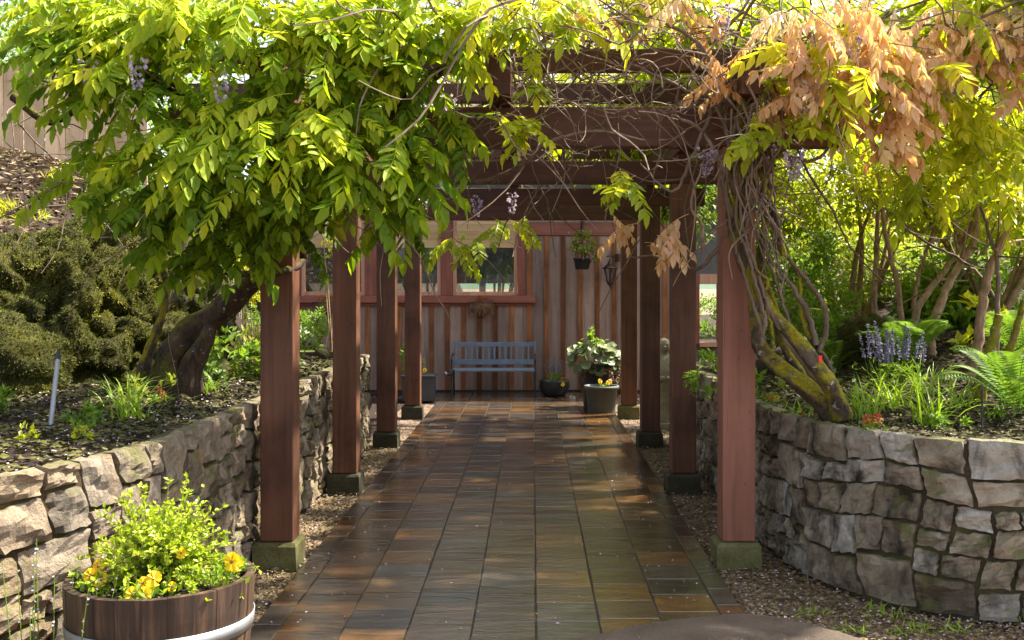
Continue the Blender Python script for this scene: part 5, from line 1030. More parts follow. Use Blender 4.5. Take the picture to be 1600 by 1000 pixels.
bush('tree', 'yellow green maple like tree above the right bed', [Bl(1330, 270, 10.2, (0.85, 0.7, 0.5)), Bl(1450, 290, 9.8, (0.7, 0.6, 0.42)), Bl(1250, 300, 10.5, (0.4, 0.5, 0.35), .5)], 6000, 0.075, 0.042, M['f_yel'], 5, 'tree', 1.1, 'bark_shrub', shell=0.2)
bush('tree', 'glowing yellow green tree at the upper right edge', [Bl(1560, 300, 9.2, (0.6, 0.6, 0.6)), Bl(1480, 200, 9.6, (0.9, 0.6, 0.45)), Bl(1590, 180, 9.0, (0.5, 0.5, 0.4))], 6500, 0.08, 0.045, M['f_yel'], 5, 'tree', 1.3, 'bark_shrub', shell=0.2)
bush('shrub', 'low green plants beside the far window on the right', [((2.5, 13.2, 0.45), (0.5, 0.5, 0.3), 1.0)], 1300, 0.06, 0.03, M['f_mid'], 4, base=0.0)
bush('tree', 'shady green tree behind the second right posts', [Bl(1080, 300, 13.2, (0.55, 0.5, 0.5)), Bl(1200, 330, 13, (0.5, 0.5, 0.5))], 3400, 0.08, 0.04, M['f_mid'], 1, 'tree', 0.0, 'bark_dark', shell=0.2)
# thin trunked shrubs (multi stem) rising out of the right bed
TR = [('tall slender red brown stem left of the boulder', [(1368, 545, 9), (1366, 480, 9), (1368, 420, 9), (1372, 340, 9), (1378, 260, 9)], 0.030, 'bark_shrub'), ('upright twin stem just right of the boulder', [(1412, 540, 8.8), (1405, 460, 8.8), (1392, 400, 8.8), (1380, 340, 8.8), (1372, 270, 8.8)], 0.030, 'bark_shrub'),
      ('curved brown stem arching right above the purple salvia', [(1425, 540, 8.6), (1435, 480, 8.6), (1470, 430, 8.6), (1495, 395, 8.6), (1520, 350, 8.5), (1535, 290, 8.5)], 0.034, 'bark_shrub'), ('reddish slanted trunk with forked top at right', [(1455, 530, 8.4), (1470, 470, 8.4), (1495, 420, 8.4), (1520, 380, 8.4), (1530, 310, 8.4)], 0.045, 'bark_shrub'),
      ('pale smooth trunk leaning to the right edge', [(1520, 595, 7.2), (1530, 520, 7.2), (1540, 450, 7.2), (1560, 390, 7.2), (1590, 330, 7.2), (1640, 270, 7.2)], 0.040, 'bark_shrub'), ('thick mossy cut trunk at the right edge', [(1530, 625, 6.8), (1538, 575, 6.8), (1552, 530, 6.8), (1562, 492, 6.8)], 0.055, 'bark_moss'),
      ('slim mossy topped trunk nearest the right edge', [(1560, 615, 7.4), (1575, 560, 7.4), (1592, 500, 7.4), (1600, 470, 7.4)], 0.036, 'bark_moss'), ('long thin grey stem arching down from upper left', [(1556, 480, 7.6), (1530, 430, 7.6), (1500, 405, 7.6), (1450, 380, 7.6), (1400, 345, 7.6)], 0.014, 'twig'), ('bent thin branch with knobbly joint beside the pale trunk', [(1558, 495, 7), (1560, 440, 7), (1555, 390, 7), (1545, 365, 7), (1532, 320, 7), (1520, 260, 7)], 0.018, 'twig'),
      ('two thin upright stems behind the salvia', [(1428, 480, 9.2), (1438, 420, 9.2), (1455, 370, 9.2), (1468, 300, 9.2)], 0.022, 'bark_shrub')]
for lab, pts, r_, mt in TR:
    root = thing('bare_shrub', PX(pts[:1])[0], lab, 'shrub'); W_ = PX(pts); gz = float(z_right(W_[0][0], W_[0][1])); W_ = [np.array([W_[0][0], W_[0][1], gz - 0.05])] + W_ if W_[0][2] > gz else W_
    stem(root, W_, r_, r_ * 0.45, M[mt], 'trunk', 8, 0.08, wob=0.004)
    if mt != 'bark_moss':
        mb = MB()
        for _ in range(5):
            t_ = random.uniform(0.45, 0.95); cv = crom(W_, 8); p = cv[int(t_ * (len(cv) - 1))]; d = rdir(1, 0.6)[0]; tube(mb, crom([p, p + d * 0.2, p + d * 0.4 + rng.normal(size=3) * 0.06], 4), [r_ * 0.35, 0.003], 5)
        part('twigs', mb, M[mt], root, kind='stuff')
        if mt == 'bark_shrub':
            mb = MB(); e = cv[-1]; crown_cloud(mb, [(e, (0.4, 0.35, 0.28), 1)], 420, 0.07, 0.038, 0, 0.2); part('foliage', mb, M['f_yel'], root, kind='stuff')
bush('hedge', 'blue green hedge far beyond the small right window', [((6.0, 34.0, 0.55), (2.6, 0.8, 0.8), 1)], 2600, 0.16, 0.09, M['f_mid'], 2, base=0.0)
# ferns
def fern_proto(L, n):
    fr = []
    for v in range(2):
        mb = MB(); t_ = np.linspace(0, 1, 26); pts = np.stack([L * t_ * (0.78 - 0.08 * t_), 0.03 * np.sin(2 * t_ + v), L * (1.15 * t_ - 0.72 * t_ ** 2)], -1); tube(mb, pts, [0.003, 0.001], 3, 0, 0, False, 0.5)
        tg = np.gradient(pts, axis=0); tg = unit(tg)
        for s in (-1, 1):
            C = pts[2:]; T_ = tg[2:]; side = unit(np.cross(T_, np.array([0, 0, 1.0])) * s); D = unit(side + T_ * 0.28 + np.array([0, 0, -0.12])); l_ = L * 0.2 * np.sin(np.pi * (0.12 + 0.86 * t_[2:])) ** 0.8 + 0.005
            leaf_cloud(mb, C, D, np.cross(T_, side) * s, l_, 0.021 * L / 0.6, 0, rng.uniform(0.2, 0.8, len(C)))
        fr.append(mb.mesh('frond', M['f_fern']))
    return fr
FR = fern_proto(0.6, 2)
def fern(px, py, Y, sc, n, label, lean=(0, 0)):
    c = P(px, py, Y); c[2] = float(z_right(c[0], c[1]) if c[0] > 0 else z_left(c[0], c[1])) if c[1] < 15 else c[2]; root = thing('fern', c, label, 'fern')
    for i in range(n):
        a = i * 6.283 / n + random.uniform(-.25, .25); s = sc * random.uniform(0.75, 1.15); up = random.uniform(-0.15, 0.35); T = Matrix.Translation(Vector(c)) @ Matrix.Rotation(a, 4, 'Z') @ Matrix.Rotation(-up, 4, 'Y') @ Matrix.Rotation(random.uniform(-.4, .4), 4, 'X') @ Matrix.Scale(s, 4); inst('frond', FR[i % 2], root, [list(r_) for r_ in T])
fern(1410, 560, 8.1, 1.0, 17, 'large upright fern behind the purple salvia'); fern(1592, 640, 6.2, 1.1, 13, 'pale fern at the right frame edge'); fern(1300, 560, 8.6, 0.9, 12, 'shaded fern behind the right vine stems'); fern(1265, 500, 9.3, 1.2, 12, 'dark green fern deep in the right bed'); fern(1590, 560, 7.9, 0.8, 11, 'small fern behind the mossy trunk at the right edge')
# daylily tufts
def tuft_mesh(L, n, w, arch=1.0, name='foliage', mat='f_grass', spread=0.05):
    mb = MB()
    for _ in range(n):
        a = rng.uniform(0, 6.283); l_ = L * rng.uniform(0.55, 1.1); h = np.array([math.cos(a), math.sin(a), 0]); out = rng.uniform(0.3, 1.0) * arch; t_ = np.linspace(0, 1, 6)[:, None]; pts = h * (l_ * out * t_ ** 1.4) + np.array([0, 0, 1]) * l_ * (1.0 * t_ - 0.62 * out * t_ ** 2.2) + rng.normal(size=3) * np.array([spread, spread, 0])
        s = np.array([-h[1], h[0], 0]); ww = 0.78 * w * np.array([0.7, 1, 1, 0.85, 0.5, 0.03])[:, None]; V = np.concatenate([pts + s * ww / 2, pts - s * ww / 2 , pts + np.array([0, 0, -0.2]) * ww]); 
        Fs = [(i, 12 + i, 13 + i, i + 1) for i in range(5)] + [(12 + i, 6 + i, 7 + i, 13 + i) for i in range(5)]; mb.add(V, Fs, 0, rng.uniform(0.1, 0.95))
    return mb
def ground_z(c): return float(z_right(c[0], c[1]) if c[0] > 0 else z_left(c[0], c[1]))
def tuft(px, py, Y, L, n, w, label, name='daylily', cat='plant', mat='f_grass', arch=1.0, group=None):
    c = P(px, py, Y); c[2] = ground_z(c) - 0.01; root = thing(name, c, label, cat, group); mb = MB(); T = np.eye(4); T[:3, 3] = c; mb.merge(tuft_mesh(L, n, w, arch), T); part('foliage', mb, M[mat], root); return root
tuft(1352, 645, 6.15, 0.42, 42, 0.013, 'arching daylily clump right of the vine foot'); tuft(1390, 640, 6.5, 0.38, 36, 0.012, 'daylily clump in front of the purple salvia'); tuft(1452, 660, 5.95, 0.40, 46, 0.013, 'large daylily clump nearest the wall top, middle of the right bed'); tuft(1500, 640, 6.5, 0.34, 30, 0.012, 'daylily clump left of the thin green stake'); tuft(1440, 625, 7.1, 0.36, 30, 0.011, 'daylily clump directly beneath the slanted trunk')
tuft(1240, 625, 6.5, 0.22, 22, 0.009, 'short grassy plant left of the vine foot'); tuft(1555, 655, 6.1, 0.16, 26, 0.014, 'low leafy plant beside the right edge fern', 'garden_plant', 'plant', 'f_mid')
tuft(205, 650, 5.75, 0.36, 40, 0.012, 'arching strappy plant in the soil beside the left trunk'); tuft(185, 635, 6.2, 0.30, 22, 0.011, 'smaller strappy plant near the foot of the mossy rock')
tuft(330, 600, 7.2, 0.22, 26, 0.012, 'leafy clump right of the left trunk foot', 'garden_plant', 'plant', 'f_mid', 1.2)
def leafy(px, py, Y, r, n, L, W, mat, label, name='garden_plant', cat='plant', lift=0.7):
    c = P(px, py, Y); c[2] = ground_z(c); root = thing(name, c, label, cat); mb = MB(); crown_cloud(mb, [(c + np.array([0, 0, r[2] * lift]), r, 1)], n, L, W, 0, 0.3, 0.2); part('foliage', mb, M[mat], root); return root
leafy(345, 575, 8.0, (0.3, 0.3, 0.2), 420, 0.07, 0.035, 'f_mid', 'green leafy perennial beside the rain chain'); leafy(385, 565, 8.4, (0.25, 0.25, 0.22), 320, 0.08, 0.03, 'f_bronze', 'bronze tinged perennial left of the front post'); leafy(315, 590, 7.6, (0.2, 0.2, 0.15), 240, 0.06, 0.03, 'f_dark', 'dark green clump at the trunk foot')
leafy(120, 660, 5.3, (0.12, 0.1, 0.07), 150, 0.04, 0.018, 'f_mid', 'feathery low plant in front of the garden stake'); leafy(128, 688, 4.9, (0.05, 0.05, 0.04), 50, 0.03, 0.016, 'f_yel', 'tiny bright seedling on the soil above the wall'); leafy(40, 690, 4.75, (0.05, 0.05, 0.04), 50, 0.03, 0.016, 'f_yel', 'tiny green seedling at the left edge of the soil'); leafy(150, 655, 5.6, (0.14, 0.12, 0.06), 150, 0.05, 0.02, 'f_fern', 'low ferny plant left of the strappy clump')
leafy(235, 620, 6.6, (0.13, 0.12, 0.1), 110, 0.06, 0.022, 'f_bronze', 'small bronze leaved plant by the left trunk'); leafy(1290, 590, 7.2, (0.2, 0.18, 0.14), 240, 0.05, 0.025, 'f_grey', 'silvery low plant behind the vine foot'); leafy(1210, 600, 7.4, (0.16, 0.15, 0.12), 160, 0.05, 0.03, 'f_bronze', 'reddish leafy plant beside the front right post'); leafy(1480, 655, 5.8, (0.1, 0.1, 0.06), 90, 0.04, 0.02, 'f_mid', 'low green plant at the foot of the thin stake'); leafy(1530, 560, 8.6, (0.3, 0.25, 0.2), 180, 0.11, 0.05, 'f_yel', 'yellow broad leaved plant between the pale trunks')
leafy(1130, 590, 8.0, (0.25, 0.25, 0.16), 200, 0.06, 0.03, 'f_mid', 'low green plant behind the front right post'); leafy(440, 600, 9.3, (0.3, 0.3, 0.2), 240, 0.06, 0.03, 'f_dark', 'shaded plant behind the front left post')
leafy(75, 270, 10.9, (0.25, 0.2, 0.2), 160, 0.12, 0.012, 'f_yel', 'sunny grass tuft on the bank below the pale fence'); leafy(25, 330, 9.6, (0.3, 0.25, 0.14), 200, 0.12, 0.012, 'f_yel', 'sunlit grass at the left edge above the mossy outcrop')
# purple salvia, lavender
def spikes(c, n, r_, H, mat, root, nfl=22, fl=0.012, green=True, lean=0.25):
    mb = MB(); st_ = MB()
    for _ in range(n):
        a, q_ = rng.uniform(0, 6.28), r_ * math.sqrt(rng.uniform()); b_ = c + np.array([q_ * math.cos(a), q_ * math.sin(a), 0]); tip = b_ + np.array([math.cos(a) * lean * H * rng.uniform(0, 1), math.sin(a) * lean * H * rng.uniform(0, 1), H * rng.uniform(0.7, 1.1)]); tube(st_, [b_, (b_ + tip) / 2, tip], [0.0025, 0.0015], 3, 0, 0, False, 0.5)
        t_ = rng.uniform(0.55, 1.0, nfl)[:, None]; mb = MB(); leaf_cloud(mb, b_ + (tip - b_) * t_, rdir(nfl, 0.3), rdir(nfl), fl * (1.5 - 0.6 * t_[:, 0]), fl * 0.8, 0, rng.uniform(0, 1, nfl)); part('flower_spike', mb, M[mat], root, kind='stuff')
    n = 160; d = rdir(n, 0.8); leaf_cloud(st_, c + np.stack([rng.normal(0, r_ * .6, n), rng.normal(0, r_ * .6, n), rng.uniform(0, H * 0.4, n)], -1), d, rdir(n), 0.05, 0.014); part('foliage', st_, M['f_mid'], root)
c = P(1400, 605, 7.3); c[2] = ground_z(c); r0 = thing('salvia', c, 'violet blue salvia in flower before the large fern', 'flower'); spikes(c, 26, 0.18, 0.40, 'violet_petal', r0, 40, 0.018)
c = P(-4, 640, 5.6); c[2] = ground_z(c); r0 = thing('salvia', c, 'violet flower spike at the left frame edge', 'flower'); spikes(c, 4, 0.05, 0.30, 'violet_petal', r0, 34, 0.018)
c = P(60, 1010, 3.75); c = np.array([c[0], c[1], 0.0]); r0 = thing('lavender', c + np.array([-.02, 0, 0]), 'thin lavender stalks below the left wall beside the barrel', 'flower'); spikes(c, 30, 0.16, 0.66, 'lilac_petal', r0, 9, 0.011, lean=0.28)
# pansies
pans = {}
def pansy_flower(mat):
    if mat in pans: return pans[mat]
    mb = MB()
    for kk, (a, l_, w_) in enumerate(((1.9, 0.030, 0.036), (1.2, 0.030, 0.036), (3.0, 0.026, 0.032), (0.15, 0.026, 0.032), (-1.57, 0.030, 0.044))):
        d = np.array([math.cos(a), math.sin(a), 0]); s = np.array([-d[1], d[0], 0]); z = 0.001 * kk; V = [np.array([0, 0, z])]
        for t_ in np.linspace(-1, 1, 7): V.append(d * l_ * (0.55 + 0.45 * math.cos(t_ * 1.35)) + s * w_ * 0.5 * math.sin(t_ * 1.5) + np.array([0, 0, z + 0.006 * math.cos(t_ * 5 + kk)]))
        mb.add(np.array(V), [(0, i, i + 1) for i in range(1, 7)], 0, 0.3 + 0.1 * kk)
    lathe(mb, [(0.006, 0.006), (0.002, 0.009)], 6, mi=1); pans[mat] = mb.mesh('blossom', [M[mat], M['f_purple']]); return pans[mat]
def pansy(c, fl, mat, label, foliage=60, r_=0.06, name='pansy', group=None):
    root = thing(name, c, label, 'flower', group); mb = MB(); n = foliage; p = c + np.stack([rng.normal(0, r_ * 0.6, n), rng.normal(0, r_ * 0.6, n), rng.uniform(0, r_ * 1.0, n)], -1); leaf_cloud(mb, p, rdir(n, 0.5), rdir(n, 0.8), 0.035, 0.018); part('foliage', mb, M['f_mid'], root)
    for (dx, dy, dz, s) in fl:
        z = unit(np.array([random.uniform(-.35, .35), -1.0, random.uniform(0.1, 0.7)])); x = unit(np.cross((0, 0, 1.0), z)); y = np.cross(z, x); inst('blossom', pansy_flower(mat), root, mat_from(x, y, z, np.asarray(c) + np.array([dx, dy, dz]), s))
    return root
ztop_ = bh - 0.035
pansy(np.array([BX + 0.015, BY - 0.25, ztop_]), [(-0.02, -.02, 0.035, 1), (0.025, -.03, 0.04, 0.95), (0.045, 0, 0.085, 1.0), (0.0, 0.02, 0.065, .8)], 'yellow_petal', 'yellow pansy at the front of the barrel')
pansy(np.array([BX - 0.19, BY - 0.10, ztop_]), [(-0.02, -.02, 0.06, 1), (0.02, -.03, 0.05, 0.95), (0.0, 0.0, 0.09, .9)], 'yellow_petal', 'yellow pansy at the left of the barrel'); pansy(np.array([BX + 0.26, BY - 0.05, ztop_ + 0.03]), [(0.02, -.02, 0.07, 1.15), (0.035, -.01, 0.055, .9)], 'yellow_petal', 'yellow pansy at the right rim of the barrel')
pansy(np.array([BX + 0.10, BY - 0.16, ztop_]), [(0.0, -.02, 0.04, .6), (0.01, 0.05, 0.14, .7)], 'yellow_petal', 'small orange yellow pansy right of centre in the barrel', 30)
c = P(1362, 668, 5.75); c[2] = ground_z(c); pansy(c, [(-0.03, -.02, 0.07, 1), (0.025, -.02, 0.075, 1.05), (0, 0, 0.06, .8)], 'red_petal', 'dark red pansy on the wall top right of the vine'); c = P(1200, 598, 7.2); c[2] = ground_z(c); pansy(c, [(0, 0, 0.05, 0.8), (0.05, 0, 0.04, 0.7)], 'orange_petal', 'orange red flower beside the front right post'); c = P(1255, 632, 6.35); c[2] = ground_z(c); pansy(c, [(0, 0, 0.04, 0.7)], 'red_petal', 'tiny red flower left of the vine foot', 12)
c = P(248, 625, 6.5); c[2] = ground_z(c); pansy(c, [(0, 0, 0.08, 0.8), (0.03, 0, 0.05, 0.7)], 'red_petal', 'dark red flower at the left trunk foot', 30); c = P(432, 605, 8.0); c[2] = ground_z(c); pansy(c, [(0, 0, 0.05, 0.9)], 'red_petal', 'small red flower behind the front left post', 20)
# golden box in the barrel
sh_ = thing('box_shrub', (BX - 0.0, BY + 0.02, ztop_), 'golden green box shrub with arching sprays in the barrel', 'shrub'); mb = MB(); lf = MB()
for _ in range(300):
    a = rng.uniform(0, 6.283); e_ = rng.uniform(0.0, 1.4); L_ = rng.uniform(0.16, 0.36) * (0.85 + 0.25 * math.sin(e_)); d = np.array([math.cos(a) * math.cos(e_), math.sin(a) * math.cos(e_), math.sin(e_)]); b_ = np.array([BX + rng.uniform(-.05, .05), BY + 0.02 + rng.uniform(-.05, .05), ztop_ + 0.02]); t_ = np.linspace(0, 1, 8)[:, None]; pts = b_ + d * L_ * t_ + np.array([0, 0, -0.10 * math.cos(e_)]) * t_ ** 2.5; tube(mb, pts, [0.0028, 0.0012], 4, 0, 0, False)
    m = 34; u = rng.uniform(0.2, 1, m); p = np.stack([np.interp(u, t_[:, 0], pts[:, k_]) for k_ in range(3)], -1); q_ = unit(rdir(m) + d * 0.6 + np.array([0, 0, 0.2])); leaf_cloud(lf, p, q_, unit(rdir(m) * 0.5 + np.array([0, -0.3, 1])), rng.uniform(0.017, 0.027, m), 0.0145, 0, 0.15 + 0.55 * u + rng.uniform(-.1, .3, m))
part('twigs', mb, M['bark_shrub'], sh_); part('foliage', lf, M['f_gold'], sh_, kind='stuff')

# ------------------------------------------------------------------ pots along the house
def pot(name, c, prof, mat, label, cat='planter', n=24, sx=1, sy=1):
    root = thing(name, c, label, cat); mb = MB(); lathe(mb, prof, n, c, sx=sx, sy=sy, cap=False); part('pot', mb, M[mat], root, True)
    r_, z = prof[-1]; mb = MB(); lathe(mb, [(0.002, z - 0.01), (r_ * 0.98, z - 0.015)], n, c, sx=sx, sy=sy); part('potting_soil', mb, M['soil'], root); return root
c = np.array([(866 - CX) / F * 15.85, 15.85, 0.0]); pot('bowl_planter', c, [(0.13, 0.004), (0.19, 0.06), (0.225, 0.15), (0.215, 0.22), (0.22, 0.245), (0.20, 0.245), (0.195, 0.20)], 'black_pot', 'low black bowl planter right of the bench')
r0 = thing('salvia', c + np.array([0, 0, .2]), 'blue violet salvia growing in the black bowl', 'flower'); spikes(c + np.array([0, 0, .2]), 20, 0.10, 0.32, 'violet_petal', r0, 24, 0.016)
pansy(c + np.array([0.13, -0.06, 0.21]), [(0.0, 0, 0.05, 1.2), (0.05, 0, 0.03, 1.1), (-0.04, 0, 0.04, 1.0)], 'red_petal', 'red pansy in the black bowl', 40); pansy(c + np.array([0.12, -0.17, 0.17]), [(0.0, -0.06, 0.03, 1.1)], 'yellow_petal', 'yellow pansy hanging over the black bowl rim', 10)
c = np.array([(940 - CX) / F * 13.9, 13.9, 0.0]); gp = pot('square_planter', c, [(0.17, 0.004), (0.175, 0.02), (0.205, 0.30), (0.225, 0.305), (0.225, 0.345), (0.20, 0.345), (0.195, 0.30)], 'green_pot', 'large grey green planter before the right posts')
pansy(c + np.array([0.02, -0.12, 0.31]), [(0.05, -.03, 0.08, 1.1), (-0.05, -.03, 0.10, 1.1), (0.08, 0, 0.09, .9)], 'yellow_petal', 'yellow pansy at the front of the grey green planter', 40)
c2 = c + np.array([-0.05, 0.55, 0]); pot('tall_pot', c2, [(0.15, 0.004), (0.2, 0.3), (0.24, 0.53), (0.255, 0.54), (0.25, 0.58), (0.22, 0.58), (0.21, 0.5)], 'black_pot', 'tall dark pot holding the big leaved plant')
hos = thing('bergenia', c2 + np.array([0, 0, .55]), 'plant with round silvery green leaves in the tall dark pot', 'plant')
hm = []
for v in range(3):
    mb = MB(); n_ = 10; a = np.linspace(0, 2 * math.pi, n_ + 1)[:-1]; V = [(0.06, 0, -0.012)] + [(0.065 + 0.068 * math.cos(q_) * (1 - 0.12 * math.cos(q_)), 0.058 * math.sin(q_), 0.010 * math.cos(3 * q_ + v) + 0.008) for q_ in a]; mb.add(V, [(0, 1 + i, 1 + (i + 1) % n_) for i in range(n_)], 0, 0.3 + 0.2 * v); tube(mb, [(-0.1, 0, -0.05), (0, 0, -0.004), (0.06, 0, -0.012)], 0.004, 3, 0, 0, False, 0.4); hm.append(mb.mesh('leaf', M['f_grey'], True))
for i in range(70):
    o = rdir(1, 0.5)[0]; o[1] = -abs(o[1]) if random.random() < 0.7 else o[1]; p = c2 + np.array([0, 0, 0.66]) + o * np.array([0.30, 0.25, 0.20]); z = unit(o * 0.8 + np.array([0, -0.5, 0.6]) + rng.normal(size=3) * 0.3); x = unit(np.cross(np.cross(z, o + np.array([0, 0, -0.8])), z)); inst('leaf', hm[i % 3], hos, mat_from(x, np.cross(z, x), z, p, random.uniform(0.8, 1.3)))
mb = MB(); crown_cloud(mb, [(c2 + np.array([-0.05, 0.05, 0.88]), (0.2, 0.18, 0.14), 1)], 260, 0.07, 0.03); part('foliage', mb, M['f_mid'], hos)
plum = thing('plum_plant', c2 + np.array([.28, -.1, .0]), 'plum coloured plant drooping beside the grey green planter', 'plant'); mb = MB(); crown_cloud(mb, [(c2 + np.array([0.30, -0.15, 0.42]), (0.14, 0.15, 0.32), 1), (c2 + np.array([0.05, -0.2, 0.5]), (0.35, 0.15, 0.10), .5)], 420, 0.08, 0.035, 0, 0.2, -0.6); part('foliage', mb, M['f_purple'], plum)
c = np.array([(655 - CX) / F * 15.4, 15.4, 0.0]); bxp = thing('trough_planter', c, 'dark square trough planter behind the last left post', 'planter'); mb = MB(); box(mb, c[0] - 0.22, c[0] + 0.22, c[1] - 0.2, c[1] + 0.2, 0.0, 0.33, 0.01); part('trough', mb, M['grey_pot'], bxp); mb = MB(); box(mb, c[0] - 0.24, c[0] + 0.24, c[1] - 0.22, c[1] + 0.22, 0.332, 0.365, 0.008); part('rim', mb, M['grey_pot'], bxp)
mb = MB(); crown_cloud(mb, [(c + np.array([-0.12, 0, 0.55]), (0.16, 0.14, 0.22), 1)], 300, 0.06, 0.026); r0 = thing('potted_plant', c + np.array([0, 0, .36]), 'green plant growing in the dark trough planter', 'plant'); part('foliage', mb, M['f_mid'], r0)
pansy(c + np.array([0.06, -0.1, 0.37]), [(0.03, -.02, 0.06, 1.2)], 'yellow_petal', 'yellow pansy in the dark trough planter', 20)
# hanging basket
c = np.array([HX(908), WY - 0.35, CH - (421 - CY) / F * (WY - 0.35)])
hb = pot('hanging_basket', c, [(0.085, 0.0), (0.10, 0.01), (0.125, 0.145), (0.14, 0.15), (0.14, 0.17), (0.12, 0.17), (0.115, 0.14)], 'black_pot', 'black hanging basket pot before the house wall')
for kk in range(3):
    a = kk * 2.09 + 0.4; mb = MB(); tube(mb, [c + np.array([0.13 * math.cos(a), 0.13 * math.sin(a), 0.165]), c + np.array([0, 0, 0.62])], 0.004, 4); part('wire', mb, M['chain'], hb)
mb = MB(); tube(mb, crom([c + np.array([0, 0, 0.62]), c + np.array([0.02, 0.02, 0.69]), c + np.array([0.0, 0.2, 0.72]), c + np.array([0, 0.36, 0.6])], 5), 0.010, 6); part('hook', mb, M['chain'], hb, True)
mb = MB(); crown_cloud(mb, [(c + np.array([0.01, 0, 0.38]), (0.19, 0.17, 0.20), 1), (c + np.array([0.1, 0, 0.25]), (0.15, 0.14, 0.12), .4)], 1300, 0.05, 0.024, 0, 0.2); r0 = thing('basket_plant', c + np.array([0, 0, .16]), 'bushy trailing plant with pink flowers in the hanging basket', 'plant'); part('foliage', mb, M['f_bronze'], r0)
mb = MB(); n = 46; leaf_cloud(mb, c + np.stack([rng.normal(0.08, 0.05, n), rng.normal(-0.1, 0.04, n), rng.normal(0.2, 0.03, n)], -1), rdir(n), rdir(n), 0.035, 0.03); n = 26; leaf_cloud(mb, c + np.stack([rng.normal(0, 0.12, n), rng.normal(-0.1, 0.05, n), rng.normal(0.4, 0.1, n)], -1), rdir(n), rdir(n), 0.03, 0.026); part('blossom', mb, M['pink_petal'], r0)
# coco wall baskets
def wall_basket(px, py, w_, label, mat, lab2):
    yy = WY - 0.03; c = np.array([HX(px), yy, CH - (py - CY) / F * yy]); root = thing('wall_basket', c, label, 'basket'); mb = MB(); n = 18; V = []
    for (z, k_) in ((0.0, 1.0), (-0.06, 1.0), (-0.14, 0.82), (-0.20, 0.5), (-0.235, 0.12)):
        for i in range(n): a = math.pi * i / (n - 1); V.append((c[0] + w_ / 2 * k_ * math.cos(a) * random.uniform(.95, 1.05), c[1] - 0.19 * k_ * math.sin(a) * random.uniform(.93, 1.07), c[2] + z))
    i = np.arange(4)[:, None] * n; j = np.arange(n - 1)[None]; mb.add(np.array(V), np.stack([i + j, i + n + j, i + n + j + 1, i + j + 1], -1).reshape(-1, 4)); part('liner', mb, M['coco'], root, True)
    mb = MB(); a = np.linspace(0, math.pi, 16); tube(mb, np.stack([c[0] + (w_ / 2 + .008) * np.cos(a), c[1] - 0.2 * np.sin(a), np.full(16, c[2] + 0.005)], -1), 0.006, 5); part('wire', mb, M['iron'], root)
    mb = MB()
    for kk in range(110): a = rng.uniform(0.1, 3.04); p = np.array([c[0] + w_ / 2 * math.cos(a), c[1] - 0.19 * math.sin(a), c[2] - rng.uniform(0.0, 0.15)]); tube(mb, [p, p + np.array([math.cos(a) * 0.02, -0.02, -0.05]), p + np.array([rng.normal() * 0.02, -0.01, -rng.uniform(0.06, 0.12)])], 0.003, 3, 0, 0, False)
    part('fibre', mb, M['coco'], root, kind='stuff')
    pansy(c + np.array([0, -0.09, -0.01]), [(random.uniform(-.1, .1), -.04, random.uniform(0.03, 0.1), 1.1) for _ in range(5)], mat, lab2, 46, 0.09)
wall_basket(752, 473, 0.37, 'coco lined wall basket below the window above the bench', 'red_petal', 'dark red pansies in the wall basket above the bench'); wall_basket(510, 473, 0.36, 'coco lined wall basket below the left window', 'orange_petal', 'orange pansy in the left wall basket')
# small maple like shrub behind the left posts, and one by the screen
bush('shrub', 'lacy bright green shrub before the house between the first two left posts', [((P(490, 505, 13.5)), (0.34, 0.3, 0.16), 1), ((P(480, 540, 13.2)), (0.25, 0.3, 0.16), .6)], 1400, 0.06, 0.02, M['f_mid'], 7, base=0.0); bush('shrub', 'lacy green shrub left of the front post before the slatted corner', [((P(398, 500, 14)), (0.14, 0.2, 0.22), 1)], 420, 0.06, 0.022, M['f_mid'], 4); bush('shrub', 'yellow green maple spray beside the left vine trunk', [((P(388, 420, 11)), (0.25, 0.25, 0.25), 1), (P(385, 455, 11), (.15, .15, .12), .4)], 420, 0.07, 0.022, M['f_yel'], 5)
bush('shrub', 'yellow green maple spray behind the left beam', [((P(515, 365, 11.5)), (0.2, 0.25, 0.22), 1)], 260, 0.07, 0.02, M['f_yel'], 4, base=0.8)
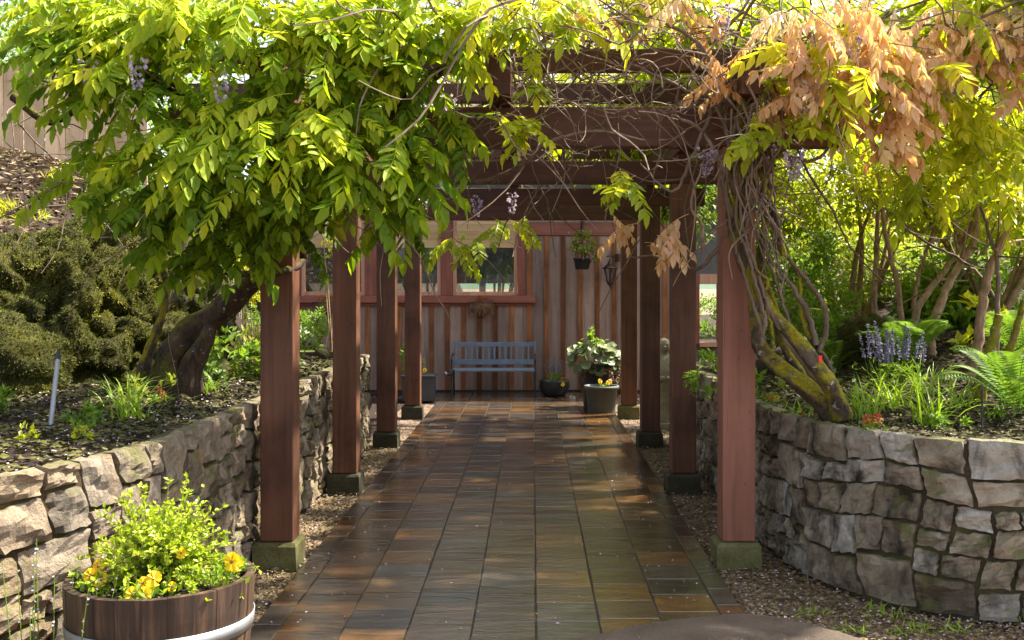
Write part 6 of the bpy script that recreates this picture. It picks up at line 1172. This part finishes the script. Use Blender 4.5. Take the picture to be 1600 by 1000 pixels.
# odd things on the paving
c = np.array([(845 - CX) / F * 15.6, 15.6, 0.006]); mb = MB(); lathe(mb, [(0.03, 0), (0.045, 0.02), (0.04, 0.05), (0.02, 0.07), (0.022, 0.085)], 12, c + np.array([1.0, 0, 0])); tag(part('blue_jar', mb, M['blue_glaze'], None, True, loc=c + np.array([1.0, 0, 0])), 'small blue glazed jar on the paving beside the tall pot', 'jar')
c = np.array([(912 - CX) / F * 15.5 - 0.18, 15.45, 0.006]); pansy(c, [(0, 0, 0.03, 1.0), (0.04, 0, 0.02, .8)], 'fallen', 'small pale flower on the paving right of the black bowl', 16, 0.04)
b0 = np.array([(705 - CX) / F * 15.6, 15.66, 0.41]); hs = thing('hose_nozzle', b0, 'black hose end with a white nozzle over the bench arm', 'hose'); mb = MB(); tube(mb, crom([b0 + np.array([0.03, 0, 0.0]), b0 + np.array([0.0, -.02, -0.06]), b0 + np.array([-0.06, -.02, -0.07])], 5), 0.018, 8); part('hose', mb, M['black_pot'], hs, True); mb = MB(); tube(mb, [b0 + np.array([-0.062, -.02, -0.07]), b0 + np.array([-0.10, -.02, -0.045])], [0.018, 0.026], 10); part('nozzle', mb, M['zinc'], hs, True)
c = P(1534, 700, 5.65); c[2] = ground_z(c) - 0.05; mb = MB(); tube(mb, [c, P(1535, 608, 5.65)], 0.0045, 6); tag(part('plant_stake', mb, M['chain'], loc=c), 'thin dark green plant stake near the right frame edge', 'stake')

# ------------------------------------------------------------------ groups of look-alike neighbours
GROUPS = {'daylily': 'strappy daylily clumps in the beds', 'fern': 'ferns in the right bed', 'tree': 'trees around and behind the house', 'bare_shrub': 'bare stemmed shrubs in the right bed', 'pansy': 'pansies in beds and pots', 'wood_fence': 'board fences behind the garden',
          'retaining_wall': 'stone retaining walls along the path', 'shrub': 'shrubs in the garden', 'garden_plant': 'low plants in the beds', 'salvia': 'blue violet salvias', 'small_stone': 'small stones on the left wall top', 'pale_boulder': 'boulders on the upper bank', 'mossy_outcrop': 'mossy rocks in the left bed', 'mossy_boulder': 'mossy boulders', 'wall_basket': 'coco lined baskets on the house wall'}
for o in list(COL.objects):
    if o.parent is None and o.get('category') and not o.get('group'):
        gq = GROUPS.get(o.name.split('.')[0])
        if gq: o['group'] = gq
